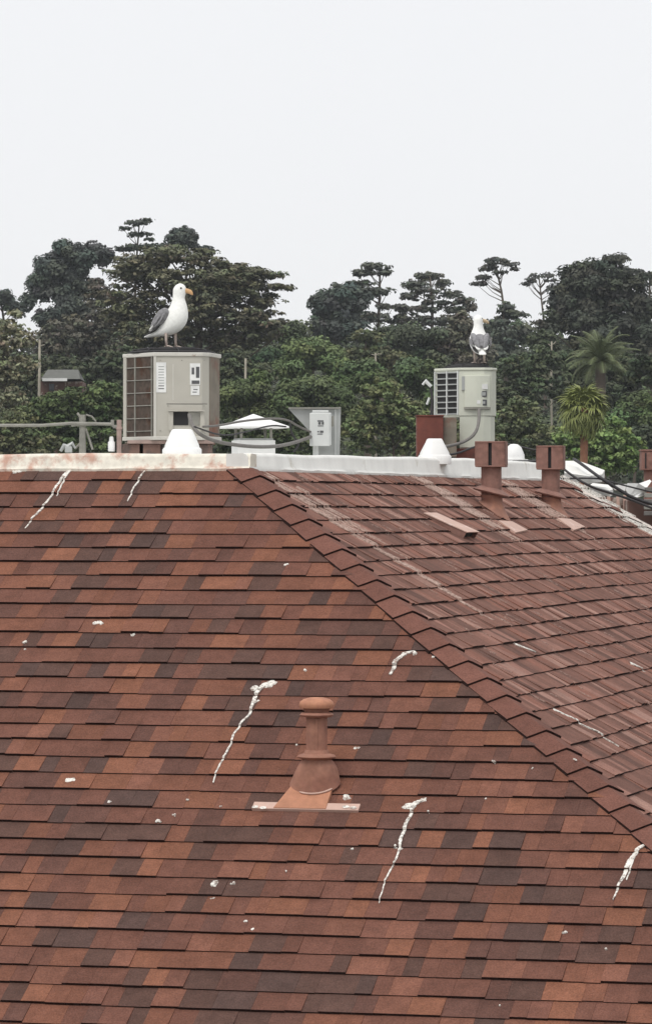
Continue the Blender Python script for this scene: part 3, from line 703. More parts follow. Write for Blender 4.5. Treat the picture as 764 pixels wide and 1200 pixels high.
# ---------------------------------------------------------------- gulls
def gull(label, loc, rz, head_turn=0.0, scale=1.0, bill=None):
    t = thing('seagull', label, 'seagull', loc, rz, 'gulls standing on the air conditioners'); t.scale = (scale,) * 3
    k = 1 / 1604; Z = lambda y: (832 - y) * k; X = lambda x: (x - 400) * k
    # spine from crown to tail tip: x, y(px), half thickness in side view, half width sideways
    sp = [(496, 110, 8, 8), (496, 122, 42, 36), (494, 148, 67, 52), (490, 185, 79, 60), (484, 225, 74, 58), (478, 268, 67, 56), (478, 315, 80, 66), (480, 365, 98, 84), (474, 425, 120, 104), (456, 490, 138, 118), (420, 550, 132, 116), (365, 600, 108, 100), (300, 640, 76, 80), (235, 668, 42, 60), (170, 692, 24, 52), (115, 708, 14, 46), (82, 714, 6, 40)]
    P = [Vector((X(a_), 0, Z(b_))) for a_, b_, _, _ in sp]; rings = []; n = 16
    for i, p in enumerate(P):
        d = (P[min(i + 1, len(P) - 1)] - P[max(i - 1, 0)]).normalized()
        if i < 3: d = Vector((0, 0, -1))
        sd_ = Vector((0, 1, 0)); up = sd_.cross(d)
        rings.append([p + up * (sp[i][2] * k * math.cos(6.2832 * j / n)) + sd_ * (sp[i][3] * k * math.sin(6.2832 * j / n)) for j in range(n)])
    b = MB().rings(rings); autosm(b.build('body', M_gwhite, t, sub=1), 180)
    # folded wings
    for s in (-1, 1):
        W = [(356, 388, 18, 14), (344, 420, 54, 30), (316, 465, 76, 38), (274, 518, 76, 40), (228, 560, 56, 32), (196, 596, 40, 26), (170, 626, 16, 14)]
        PW = [Vector((X(a_), s * (.056 - .006 * i), Z(b_))) for i, (a_, b_, _, _) in enumerate(W)]; rings = []
        for i, p in enumerate(PW):
            d = (PW[min(i + 1, len(PW) - 1)] - PW[max(i - 1, 0)]).normalized(); sd_ = Vector((0, 1, 0)); up = sd_.cross(d).normalized()
            rings.append([p + up * (W[i][2] * k * math.cos(6.2832 * j / 12)) + sd_ * (W[i][3] * 1.2 * k * math.sin(6.2832 * j / 12)) for j in range(12)])
        autosm(MB().rings(rings).build('wing', M_ggrey, t, sub=1), 180)
        for fi, (fx, fy, tx, ty) in enumerate(((345, 450, 285, 520), (332, 478, 268, 548), (316, 508, 246, 574), (300, 470, 240, 530), (282, 500, 222, 560), (262, 530, 205, 590), (300, 532, 228, 600))):
            a0 = Vector((X(fx), s * .084, Z(fy))); a1 = Vector((X(tx), s * .066, Z(ty))); dd = (a1 - a0).normalized(); up = Vector((0, s, 0)).cross(dd)
            rr = [[a0.lerp(a1, q_) + up * (wd_ * k * math.cos(6.2832 * j / 8)) + Vector((0, 1, 0)) * (5 * k * math.sin(6.2832 * j / 8)) for j in range(8)] for q_, wd_ in ((0, 3), (.25, 13), (.7, 15), (.95, 8), (1, 2))]
            autosm(MB().rings(rr).build('feather', M_ggrey, t), 180)
        rings = []
        W = [(225, 560, 26, 20), (195, 590, 42, 24), (180, 616, 36, 22), (172, 640, 14, 10)]
        PW = [Vector((X(a_), s * (.036 - .004 * i), Z(b_))) for i, (a_, b_, _, _) in enumerate(W)]
        for i, p in enumerate(PW):
            rings.append([p + Vector((.8, 0, .6)) * (W[i][2] * 1.15 * k * math.cos(6.2832 * j / 12)) + Vector((0, 1, 0)) * (W[i][3] * 1.25 * k * math.sin(6.2832 * j / 12)) for j in range(12)])
        autosm(MB().rings(rings).build('wing_edge', M_gwhite, t), 180)
        rings = []
        W = [(275, 596, 12, 10), (240, 622, 28, 18), (190, 652, 24, 16), (140, 676, 14, 10), (104, 690, 5, 4)]
        PW = [Vector((X(a_), s * (.058 - .007 * i), Z(b_))) for i, (a_, b_, _, _) in enumerate(W)]
        for i, p in enumerate(PW):
            rings.append([p + Vector((.4, 0, .9)) * (W[i][2] * k * math.cos(6.2832 * j / 10)) + Vector((0, 1, 0)) * (W[i][3] * 1.2 * k * math.sin(6.2832 * j / 10)) for j in range(10)])
        autosm(MB().rings(rings).build('wing_tip', M_gblack, t), 180)
    # mantle joining the wings over the back
    rings = []
    W = [(372, 398, 8, 30), (350, 428, 26, 62), (318, 468, 34, 74), (280, 516, 34, 70), (240, 558, 26, 52), (205, 595, 12, 30)]
    for (a_, b_, r_, wd) in W:
        rings.append([Vector((X(a_ - 6), 0, Z(b_))) + Vector((-.75, 0, .66)) * (r_ * k * math.cos(6.2832 * j / 12)) + Vector((0, 1, 0)) * (wd * k * math.sin(6.2832 * j / 12)) for j in range(12)])
    autosm(MB().rings(rings).build('mantle', M_ggrey, t, sub=1), 180)
    # bill and eyes, on the turned head
    H = Vector((X(492), 0, Z(190))); Rm = Matrix.Rotation(head_turn, 4, 'Z')
    prof = [(62, -2, 30, 24), (92, -8, 27, 19), (118, -18, 28, 15), (136, -28, 26, 12), (148, -38, 14, 7), (151, -54, 3, 2)]
    rings = [[H + Rm @ (Vector((a_ * k, 0, b_ * k)) + Vector((0, 0, 1)) * (r_ * k * math.cos(6.2832 * j / 10)) + Vector((0, 1, 0)) * (w_ * k * math.sin(6.2832 * j / 10))) for j in range(10)] for a_, b_, r_, w_ in prof]
    autosm(MB().rings(rings).build('bill', bill or M_bill, t), 60)
    for s in (-1, 1):
        c = H + Rm @ Vector((22 * k, s * 53 * k, 24 * k))
        MB().lathe([(.002, -.006), (.0055, -.004), (.007, 0), (.0055, .004), (.002, .006)], c, 10).build('eye', M_gblack, t, smooth=True)
    for s, lx in ((-1, 342), (1, 430)):
        top = Vector((X(lx - 2), s * .032, Z(610))); kn = Vector((X(lx + 2), s * .032, Z(735))); ft = Vector((X(lx + 6), s * .032, .012))
        lg = MB().tube([top, Vector((X(lx), s * .032, Z(670))), kn, ft], [.016, .0105, .009, .009], 8).build('leg', M_leg, t, smooth=True)
        fo = MB()
        toes = [ft + Vector((.045, dy, -.009)) for dy in (-.024, 0, .024)]
        for q_ in toes: fo.tube([ft, (ft + q_) / 2 + Vector((0, 0, .001)), q_], [.0065, .005, .002], 6)
        fo.tube([ft, ft + Vector((-.015, 0, -.006))], [.005, .002], 5)
        a_ = [ft + Vector((0, 0, -.004))] + toes
        fo.add(a_ + [p - Vector((0, 0, .002)) for p in a_], [(0, 1, 2), (0, 2, 3), (4, 6, 5), (4, 7, 6), (1, 5, 6, 2), (2, 6, 7, 3)])
        fo.build('foot', M_leg, lg)
    return t
g1 = gull('white gull with grey wing in profile, facing right on the wide air conditioner', G1 + Vector((.0, -.02, .045)), R(-8))
g2 = gull('gull seen from behind with grey back, standing on the narrow air conditioner', G2 + Vector((.1, -.02, .045)), R(98), R(-70), .93, bill=M_palebill); g2.scale = (.93, 1.16, .95)

# ---------------------------------------------------------------- white roof cones and hut vent
def cone_vent(px, y0, y1, w0, w1, Y, label):
    B = at(px, y1 + 6, Y); pm = F / Y; t = thing('roof_flashing_cone', label, 'roof flashing', B, rz=.12, group='white painted roof cones behind the rim')
    Hh = (y1 + 6 - y0) / pm
    n = 20; rings = []
    def sq(r, z, p):  # superellipse ring
        out = []
        for k in range(n):
            a_ = 6.2832 * k / n; c, s = math.cos(a_), math.sin(a_); q_ = (abs(c) ** p + abs(s) ** p) ** (-1 / p); out.append(Vector((r * q_ * c, r * q_ * s, z)))
        return out
    a, b = w1 / pm / 2, w0 / pm / 2
    rings = [sq(a, 0, 5), sq(a, .30 * Hh, 5), sq(a * .93, .36 * Hh, 5)]
    autosm(MB().rings(rings).build('curb', M_vwhite, t), 40)
    rings = [sq(a * .9, .36 * Hh - .002, 5), sq(a * .87, .45 * Hh, 5), sq(b * 1.22, .84 * Hh, 4.5), sq(b * 1.05, .96 * Hh, 4), sq(b * .9, Hh, 4)]
    autosm(MB().rings(rings).build('cone', M_vwhite, t), 40)
cone_vent(213.5, 503, 531, 23, 45, 25.2, 'white cone flashing in front of the wide air conditioner')
cone_vent(509, 514, 538, 17, 37, 27.5, 'white cone flashing in front of the red brown box')
def hut():
    Y = 30; B = at(297, 531, Y); pm = F / Y
    t = thing('vent_cowl', 'white pyramid-topped vent cowl on posts between the wide unit and the grey switch box', 'roof vent', B, rz=R(12))
    zz = lambda y: (531 - y) / pm
    hw = 42 / pm / 1.18; z0 = zz(502); z1 = zz(485)
    b = MB(); b.add([(-hw, -hw, z0), (hw, -hw, z0), (hw, hw, z0), (-hw, hw, z0), (-hw, -hw, z0 + .012), (hw, -hw, z0 + .012), (hw, hw, z0 + .012), (-hw, hw, z0 + .012), (0, 0, z1)],
          [(3, 2, 1, 0), (0, 1, 5, 4), (1, 2, 6, 5), (2, 3, 7, 6), (3, 0, 4, 7), (4, 5, 8), (5, 6, 8), (6, 7, 8), (7, 4, 8)])
    b.build('pyramid_roof', M_vwhite, t)
    bw = 22 / pm
    MB().box((-bw, -bw, -.06), (bw, bw, zz(516))).build('base', M_vwhite, t, bevel=.006)
    MB().box((-bw * .9, -bw * .9, zz(516) + .001), (bw * .9, bw * .9, zz(514))).build('base_lid', M_steel, t)
    for sx in (-1, 1):
        for sy in (-1, 1): MB().box((sx * bw * .8 - .009, sy * bw * .8 - .009, zz(514) + .001), (sx * bw * .8 + .009, sy * bw * .8 + .009, z0 - .001)).build('post', M_pipe, t)
hut()
def panel():
    Y = 29; pm = F / Y; B = at(385, 531, Y); X = lambda px: (px - 385) / pm; z = lambda y: (531 - y) / pm
    t = thing('sheet_metal_panel', 'upright grey galvanised sheet with a slanted left edge behind the switch box', 'metal panel', B)
    out = [(X(398), z(534)), (X(399.5), z(477)), (X(338), z(479)), (X(370), z(513)), (X(371), z(534))]
    n = len(out); V = [Vector((a_, 0, b_)) for a_, b_ in out] + [Vector((a_, .02, b_)) for a_, b_ in out]
    MB().add(V, [tuple(range(n - 1, -1, -1)), tuple(range(n, 2 * n))] + [(i, (i + 1) % n, (i + 1) % n + n, i + n) for i in range(n)]).build('sheet', M_steel, t)
    MB().box((X(392.5), -.012, z(533)), (X(393.6), -.001, z(478))).build('fold', M_lsteel, t)
    MB().box((X(338), -.03, z(479.2)), (X(399.5), -.001, z(477.4))).build('top_fold', M_pipe, t)
    B2 = at(376, 531, Y - .12); 
    t2 = thing('switch_box', 'light grey electrical switch box with dark label on the galvanised sheet', 'electrical box', B2)
    X2 = lambda px: (px - 376) / pm
    MB().box((X2(364), -.06, z(522)), (X2(388), .06, z(484))).build('box_body', M_lsteel, t2, bevel=.006)
    MB().box((X2(363), -.074, z(523)), (X2(386), -.061, z(484.5))).build('cover', M_lsteel, t2, bevel=.004)
    MB().box((X2(366), -.05, z(484) + .001), (X2(385), .05, z(481))).build('hood', M_lsteel, t2, bevel=.003)
    MB().box((X2(388.3), -.03, z(500)), (X2(391), .0, z(488))).build('lever', M_pipe, t2)
    for (a0, a1, y0, y1) in ((372, 379, 493, 494.5), (373, 376, 495, 498), (377, 379.5, 494.8, 498), (372.5, 379, 499, 500), (372, 374, 505.5, 507), (375, 379, 505, 507.5), (372, 378, 508.5, 509.5)):
        MB().box((X2(a0), -.0758, z(y1)), (X2(a1), -.074, z(y0))).build('print', M_ink, t2)
    MB().tube([(X2(370), 0, z(522.5)), (X2(370), 0, z(536))], .02, 8).build('conduit', M_lsteel, t2)
panel()
# pipes and posts on the left
def leftpipes():
    Y = 27.5; pm = F / Y; B = at(97, 533, Y); X = lambda px: (px - 97) / pm; z = lambda y: (533 - y) / pm
    t = thing('pipe_support', 'weathered grey upright post and crossbar carrying the long horizontal pipe at left', 'pipe support', B)
    MB().tube([(0, 0, -.08), (.002, 0, z(505)), (0, 0, z(486))], [.026, .022, .024], 8).build('post', M_pipe, t)
    MB().tube([(X(84), -.02, z(498)), (X(114), -.02, z(496.5))], .012, 8).build('crossbar', M_pipe, t)
    MB().tube([(X(91), -.01, z(484)), (X(96), -.01, z(490))], .01, 6).build('hook', M_pipe, t)
    MB().tube([(X(101), -.01, z(486)), (X(108), -.01, z(488)), (X(113), -.01, z(494))], .007, 6).build('bent_rod', M_pipe, t)
    MB().tube([(X(101), -.01, z(502)), (X(105), -.01, z(514)), (X(109), -.01, z(527))], .008, 6).build('brace', M_pipe, t)
    MB().tube([(X(88), .01, z(526)), (X(96), .01, z(518))], .009, 6).build('foot_brace', M_pipe, t)
    p = MB().tube([at(-420, 501, Y - .06), at(-200, 500, Y - .06), at(0, 498.5, Y - .06), at(50, 498.5, Y - .06), at(84, 496, Y - .06), at(131, 497, Y - .06)], .011, 8).build('long_pipe', M_pipe)
    tag(p, 'thin pale horizontal pipe running in from the left edge to the post', 'pipe')
    B = at(140, 531, Y); X = lambda px: (px - 140) / pm; z = lambda y: (531 - y) / pm
    t = thing('standpipe', 'stained pinkish standpipe with side arm beside the wide air conditioner', 'pipe', B)
    MB().tube([(0, 0, -.08), (0, 0, z(492))], .017, 8).build('riser', M_pinkpipe, t)
    MB().tube([(X(132), 0, z(492)), (X(132.5), 0, z(498)), (X(134), 0, z(500)), (X(139), 0, z(500))], .012, 7).build('side_arm', M_pipe, t)
    MB().tube([(0, 0, z(503)), (0, 0, z(500))], .022, 8).build('fitting', M_pinkpipe, t)
    B = at(131, 529, Y)
    t = thing('white_canister', 'small white canister left of the standpipe', 'canister', B)
    autosm(MB().lathe([(.022, 0), (.024, .01), (.024, .062), (.016, .072), (.014, .098), (.008, .102)], n=14).build('canister_body', M_vwhite, t), 40)
    B = at(80, 527, Y - .1); 
    t = thing('pipe_clamp', 'crumpled pale metal clamp lying on the rim left of the post', 'clamp', B)
    MB().tube([(-.05, 0, -.01), (-.025, 0, .03), (.0, 0, .02), (.03, 0, .045), (.05, 0, .01)], [.01, .016, .018, .014, .008], 7).build('strap', M_steel, t)
    MB().box((-.02, -.02, -.02), (.03, .02, .022)).build('block', M_steel, t, bevel=.005)
leftpipes()
def cable(name, pts, r, m, label, n=8):
    # smooth the polyline
    P = [Vector(p) for p in pts]
    for _ in range(2):
        Q = [P[0]]
        for a_, b_ in zip(P, P[1:]): Q += [a_.lerp(b_, .25), a_.lerp(b_, .75)]
        Q.append(P[-1]); P = Q
    o = MB().tube(P, r, n).build(name, m, smooth=True); tag(o, label, 'cable'); return o
cable('conduit', [at(222, 486, 27.6), at(224, 496, 27.4), at(232, 508, 27.3), at(250, 517, 27.4), at(285, 523, 27.6), at(320, 524, 28), at(345, 519, 28.4), at(364, 512, 28.8)], .013, M_cable, 'thick grey conduit sagging from the wide unit to the switch box')
cable('cable', [at(238, 500, 27.3), at(256, 499, 27.6), at(285, 493, 28), at(320, 490, 28.4), at(338, 492, 28.6), at(348, 499, 28.7), at(364, 506, 28.8)], .008, M_cable, 'thin cable crossing the pyramid top of the white cowl')
cable('cable', [at(228, 500, 27.2), at(262, 512, 27.6), at(292, 505, 28), at(318, 498, 28.4), at(335, 500, 28.6)], .006, M_black, 'thin dark cable drooping under the edge of the white cowl')
cable('cable', [at(340, 496, 28.7), at(342, 510, 28.7), at(352, 520, 28.7), at(344, 530, 28.7)], .007, M_black, 'dark looped cable left of the switch box')
cable('conduit', [at(561, 480, 34.7), at(561, 495, 34.6), at(557, 508, 34.5), at(546, 517, 34.4), at(530, 522, 34.2), at(516, 524, 34), at(505, 530, 33.9)], .014, M_cable, 'grey conduit curving down from the narrow unit')
cable('cable', [at(490, 533, 33), at(530, 534, 33), at(556, 523, 33.2), at(575, 521, 33.6), at(598, 520, 34), at(618, 526, 34.5), at(650, 532, 35), at(664, 537, 35.5)], .009, M_black, 'dark cable snaking along the roof behind the brown vents')
def vcowl():
    Y = 33; B = at(602, 537, Y); 
    t = thing('roof_flashing_cone', 'half hidden white cone flashing between the two brown vents', 'roof flashing', B)
    MB().lathe([(.09, -.06), (.085, .03), (.06, .09), (.03, .115), (.004, .118)], n=18).build('cone', M_vwhite, t, smooth=True)
    MB().box((-.11, -.11, -.06), (.11, .11, -.01)).build('curb', M_vwhite, t)
vcowl()
# pale bent fitting left of the red box
def fitting():
    Y = 36; B = at(504, 492, Y); pm = F / Y
    t = thing('pipe_elbow', 'pale bent fitting on a thin dark pipe left of the louvred unit', 'pipe', at(506, 530, Y))
    z = lambda y: (530 - y) / pm; X = lambda x: (x - 506) / pm
    MB().tube([(0, 0, -.1), (0, 0, z(462)), (X(504), 0, z(455))], .012, 7).build('pipe', M_black, t)
    MB().tube([(X(495), 0, z(451)), (X(498.5), 0, z(446.5)), (X(505), 0, z(453))], [.012, .02, .014], 8).build('elbow', M_lsteel, t)
    MB().tube([(X(500), 0, z(474)), (X(503), 0, z(466))], .011, 7).build('stub', M_lsteel, t)
fitting()

# ---------------------------------------------------------------- neighbour bits at the right edge
def neighbour():
    t = thing('neighbour_roof', 'weathered brown parapet roof with ragged white flashing at the far right', 'building', at(735, 620, 38))
    o0 = Vector(t.location)
    def box(n, x0, x1, y0, y1, Y, d, m, nm, bev=.01):
        a_ = at(x0, y1, Y) - o0; b_ = at(x1, y0, Y) - o0
        return MB().box((a_.x, a_.y, a_.z), (b_.x, a_.y + d, b_.z)).build(nm, m, t, bevel=bev)
    box(0, 700, 735, 583, 640, 39.6, 2, M_oldwall, 'parapet')
    box(0, 735.3, 820, 586, 640, 39.0, 2, M_oldwall, 'parapet')
    a_ = at(690, 640, 39) - o0
    MB().box((a_.x - .2, a_.y - .2, -9), (a_.x + 6, a_.y + 4, a_.z)).build('wall', M_wall, t)
    def sheet(pts, Y, th, m, nm):
        P = [at(x, y, Y + dy) - o0 for x, y, dy in pts]; n = len(P); V = P + [p + Vector((0, th, -.004)) for p in P]
        return MB().add(V, [tuple(range(n - 1, -1, -1)), tuple(range(n, 2 * n))] + [(i, (i + 1) % n, (i + 1) % n + n, i + n) for i in range(n)]).build(nm, m, t)
    sheet([(735, 566, 0), (748, 566.5, -.1), (761, 562, 0), (763, 564, -.1), (757, 572, -.1), (757, 580, 0), (745, 583, -.1), (737, 581, 0), (733, 574, .0)], 38.9, .05, M_vwhite, 'flashing')
    sheet([(716, 569, 0), (734, 567, 0), (732, 575, 0), (720, 574, 0)], 39.5, .05, M_vwhite, 'flashing')
    for x0, w_ in ((711, 3.5), (722, 3), (730, 3.5)): sheet([(x0, 580, 0), (x0 + w_, 580, 0), (x0 + w_ + 1, 603, 0), (x0, 598, 0)], 39.5, .03, M_pink, 'stained_strip')
    for k in range(5):
        box(0, 755, 830, 571 + k * 7, 576 + k * 7, 38.8 - .06 * k, .12, M_pipe if k % 2 else M_cable, 'slat', .004)
    # third square-headed vent
    Y = 41; pm = F / Y; B = at(764, 575, Y)
    t2 = thing('capped_vent', 'square brown vent head half cut off by the right edge of the photo', 'roof vent', B, group='brown square-headed vent pipes')
    z = lambda y: (575 - y) / pm
    MB().box((-14 / pm, -.14, z(551)), (14 / pm, .14, z(529))).build('head', M_bvent, t2, bevel=.006)
    MB().box((-15 / pm, -.15, z(529) + .001), (15 / pm, .15, z(527))).build('head_lid', M_bvent, t2, bevel=.003)
    MB().box((-10 / pm, -.146, z(549)), (-8.4 / pm, -.141, z(531))).build('slot', M_dark, t2)
    MB().tube([(0, 0, -.3), (0, 0, z(551))], .09, 14).build('pipe', M_bvent, t2)
neighbour()
def wsheet(name, pts, th, m, label, cat):
    o0 = pts[0]; P = [p - o0 for p in pts]; n = len(P); V = P + [p + Vector((0, th * .3, -th)) for p in P]
    o = MB().add(V, [tuple(range(n - 1, -1, -1)), tuple(range(n, 2 * n))] + [(i, (i + 1) % n, (i + 1) % n + n, i + n) for i in range(n)]).build(name, m, loc=o0)
    return tag(o, label, cat)
wsheet('roof_flashing', [at(661, 554, 31.9), at(661, 540, 32.6), at(677, 540, 33), at(692, 545, 33), at(708, 551, 33), at(705, 556, 32.4), at(690, 558, 32)], .06, M_white, 'white coated sheet sloping down behind the end of the rim', 'flashing')
wsheet('roof_flashing', [at(690, 569, 33), at(694, 566, 33.5), at(712, 568, 33.5), at(718, 573, 33), at(714, 575, 32.8)], .05, M_white, 'small white flashing patch between the black cables', 'flashing')
cable('power_cable', [at(600, 541, 31.2), at(640, 540, 31.2), at(656, 546, 31), at(668, 556, 30.9), at(690, 570, 30.8), at(712, 577, 31), at(735, 584, 31.2), at(790, 606, 31.5)], .010, M_black, 'lower black cable running over the far hip')
cable('power_cable', [at(672, 538, 32.4), at(680, 543, 32.2), at(700, 558, 32), at(722, 572, 32), at(745, 586, 32), at(800, 600, 32.2)], .013, M_black, 'upper black cable crossing the white sheet to the right edge')
cable('power_cable', [at(655, 561, 31.6), at(700, 560, 32), at(712, 564, 32.2), at(764, 577, 33), at(800, 584, 33)], .007, M_black, 'thin dark wire level with the white patch')

# ---------------------------------------------------------------- ground
def terr(x, y):
    t = min(1, max(0, (y - 70) / 260)); t = t * t * (3 - 2 * t)
    return 20.5 * t + .6 * math.sin(x * .05) * t + .5 * math.sin(y * .07 + x * .03) * t
xs = sorted(set([-3000, -1500, -700, -400] + list(range(-240, 241, 12)) + [400, 700, 1500, 3000]))
ys = sorted(set([-600, -200, -50] + list(range(0, 421, 12)) + [600, 1000, 2000, 4000]))
V = [(x, y, terr(x, y)) for y in ys for x in xs]; nx = len(xs)
Fc = [(j * nx + i, j * nx + i + 1, (j + 1) * nx + i + 1, (j + 1) * nx + i) for j in range(len(ys) - 1) for i in range(nx - 1)]
o = MB().add(V, Fc).build('ground', M_ground, smooth=True); o['kind'] = 'structure'

# ---------------------------------------------------------------- trees
def np_mesh(name, V, nq, m, col):
    me = bpy.data.meshes.new(name); nv = len(V)
    me.vertices.add(nv); me.vertices.foreach_set('co', V.astype(np.float32).ravel())
    me.loops.add(nq * 4); me.loops.foreach_set('vertex_index', np.arange(nq * 4, dtype=np.int32))
    me.polygons.add(nq); me.polygons.foreach_set('loop_start', np.arange(0, nq * 4, 4, dtype=np.int32))
    me.polygons.foreach_set('loop_total', np.full(nq, 4, np.int32))
    a_ = me.color_attributes.new('tint', 'FLOAT_COLOR', 'CORNER')
    arr = np.ones((nq * 4, 4), np.float32); arr[:, :3] = np.repeat(col, 4, axis=0); a_.data.foreach_set('color', arr.ravel())
    me.materials.append(m); me.update(calc_edges=True); me.validate(); return me
def leaves(C, rad, n, size, asp, flat_n, col, cvar, base):
    lum = sum(col) / 3; col = [c_ * .78 + lum * .22 for c_ in col]
    """C: pad centres (k,3), rad: (k,3); n leaves over all pads -> verts and colours"""
    k = len(C); vol = rad[:, 0] * np.sqrt(rad[:, 2] * rad[:, 0]); pid = rng.choice(k, n, p=vol / vol.sum())
    d = rng.normal(size=(n, 3)); d /= np.linalg.norm(d, axis=1)[:, None]
    r = rng.random(n) ** .42
    d[:, 2] = np.where((d[:, 2] < 0) & (rng.random(n) < .45), -d[:, 2], d[:, 2])
    p = C[pid] + d * r[:, None] * rad[pid]
    nr = d * .9 + rng.normal(size=(n, 3)) * .35 + np.array([0, 0, flat_n]); nr /= np.linalg.norm(nr, axis=1)[:, None]
    t = np.cross(nr, rng.normal(size=(n, 3))); t /= np.linalg.norm(t, axis=1)[:, None]; b = np.cross(nr, t)
    s = size * rng.uniform(.6, 1.35, n)[:, None]
    V = np.stack([p + t * s, p + b * s * asp, p - t * s, p - b * s * asp], axis=1).reshape(-1, 3) - base
    pt_ = rng.uniform(1 - cvar, 1 + cvar, k)[pid] * rng.uniform(.88, 1.12, n)
    hue = rng.normal(0, .06, (k, 3))[pid] + 1
    c = np.array(col)[None, :] * np.array([1.5, 1.5, 1.36]) * pt_[:, None] * hue
    return V, np.clip(c, .004, .5)
NT = [0]
def tree(label, Y, lobes, rgb, pad=9, flat=.45, dens=3.0, leaf=2.6, trunk=None, tw=5, name='tree', cat='tree', group='trees on the hillside', cvar=.3, bark=None, limbs=10, flat_n=.5, depth=.8, asp=.6, lean=0):
    """lobes: (px, py, half width, half height[, weight]) of the crown in photo pixels at distance Y"""
    NT[0] += 1
    pm = F / Y; cx = trunk if trunk is not None else lobes[0][0]
    X0 = (cx - CX) / pm; gz = terr(X0, Y) - .3; B = Vector((X0, Y, gz))
    t = thing(name, label, cat, B, group=group)
    Cs = []; Rs = []; nl = 0
    for lb in lobes:
        x, y, hw, hh = lb[:4]; wt = lb[4] if len(lb) > 4 else 1
        area = math.pi * hw * hh; nl += area * dens * 1.55 * wt / (leaf * leaf * asp * 1.1)
        npad = max(3, int(area * wt / (pad * pad * flat * 1.0)))
        for _ in range(npad):
            v = rng.normal(size=3); v /= np.linalg.norm(v); r = rng.random() ** .4
            pr = pad * rng.uniform(.6, 1.35)
            v = v * r
            c = np.array([x + v[0] * max(1, hw - pr * .7), y - v[2] * max(1, hh - pr * flat * .7)])
            w3 = at(c[0], c[1], Y); Cs.append([w3.x, Y + v[1] * hw * depth / pm, w3.z]); Rs.append([pr / pm, pr / pm, pr * flat / pm])
    Cs = np.array(Cs); Rs = np.array(Rs); n = int(nl)
    V, c = leaves(Cs, Rs, n, leaf / pm, asp, flat_n, lin(*rgb), cvar, np.array(B))
    me = np_mesh('crown', V, n, M_leaf, c); o = bpy.data.objects.new('crown', me); COL.objects.link(o); o.parent = t
    # trunk and limbs
    top = at(lobes[0][0], lobes[0][1], Y) - B; low = min(l[1] + l[3] for l in lobes); r0 = tw / pm / 2
    tm = MB(); zt_ = top.z; pts = []
    for i in range(7):
        s = i / 6; pts.append(Vector((top.x * s ** 1.5 + .25 * math.sin(s * 5 + NT[0]) * s + lean * math.sin(s * 3) / pm, .2 * math.sin(s * 4 + NT[0] * 2) * s, zt_ * s)))
    tm.tube(pts, [r0 * (1.5 - 1.1 * i / 6) for i in range(7)], 8)
    lm = tm; zcr = (HY - max(l[1] + l[3] for l in lobes)) / pm + EYE - B.z
    idx = rng.choice(len(Cs), min(limbs, len(Cs)), replace=False)
    for i in idx:
        e = Vector(Cs[i]) - B; s = min(.95, max(.25, (e.z - abs(e.x - top.x) * .35) / max(.1, zt_) - .06)); j = s * 6; a_ = pts[int(j)].lerp(pts[min(6, int(j) + 1)], j - int(j))
        m_ = a_.lerp(e, .5) + Vector((0, 0, -.08 * (e - a_).length))
        lm.tube([a_, m_, e], [r0 * .34, r0 * .2, r0 * .07], 5, cap=False)
    lm.build('trunk', bark or M_bark, t, smooth=True)
    return t
DK = (62, 70, 66); DG = (56, 64, 54); OL = (92, 92, 72); BR = (86, 86, 66); GR = (76, 92, 56); LG = (98, 112, 70); LO = (112, 112, 88)
# skyline
tree('big dark rounded cypress with sky holes, left skyline', 220, [(92, 300, 38, 24), (64, 320, 34, 26), (118, 302, 20, 16), (72, 345, 32, 16), (46, 332, 16, 18), (96, 336, 22, 10, .6), (60, 372, 30, 16, .8), (36, 352, 14, 7), (84, 318, 34, 20), (85, 362, 34, 20), (112, 338, 20, 14, .7), (78, 385, 40, 18)], DK, pad=11, flat=.8, dens=4.2, trunk=75, tw=6)
tree('thin flat-topped pine poking above the left skyline', 230, [(160, 262, 22, 4, 1), (148, 268, 14, 3), (172, 258, 10, 3), (162, 275, 18, 4, .8), (176, 281, 8, 3), (142, 292, 12, 4), (165, 290, 26, 6)], DG, pad=6, flat=.4, dens=2.2, trunk=163, tw=4, limbs=16, leaf=2.2)
tree('compact dome-topped cypress on the left skyline', 228, [(216, 275, 21, 11), (217, 284, 26, 8), (240, 294, 12, 6), (190, 292, 16, 6), (216, 280, 22, 12)], DK, pad=7, flat=.8, dens=4.5, trunk=216, tw=5)
tree('huge olive brown layered cypress behind the profile gull', 175, [(230, 330, 85, 34), (160, 315, 40, 22), (200, 300, 55, 14), (270, 330, 55, 24), (300, 322, 35, 8), (318, 322, 32, 4), (326, 336, 26, 5), (310, 352, 30, 10), (240, 370, 80, 30), (300, 382, 40, 26), (150, 360, 40, 30), (185, 395, 60, 24), (240, 295, 20, 5), (262, 402, 40, 20)], BR, pad=10, flat=.32, dens=3.0, trunk=225, tw=14, limbs=60, cvar=.42, flat_n=.9)
tree('low dark tree cut by the left edge at the skyline', 225, [(4, 350, 20, 14), (20, 362, 20, 12), (-20, 345, 24, 18)], DK, pad=8, flat=.6)
tree('pale olive pine with dead looking boughs at the left edge', 140, [(10, 385, 26, 14), (22, 400, 24, 16), (-5, 420, 30, 30), (14, 440, 26, 16), (28, 425, 22, 12), (5, 470, 40, 22), (20, 368, 14, 6)], LO, pad=8, flat=.35, dens=1.7, trunk=10, tw=5, limbs=30, cvar=.35)
tree('brown grey pine between the round cypress and the big layered one', 195, [(120, 345, 30, 20), (90, 395, 50, 30), (120, 380, 40, 22), (60, 400, 30, 20), (130, 420, 40, 22)], (78, 76, 66), pad=9, flat=.4, dens=2.3, trunk=118, limbs=24, cvar=.4)
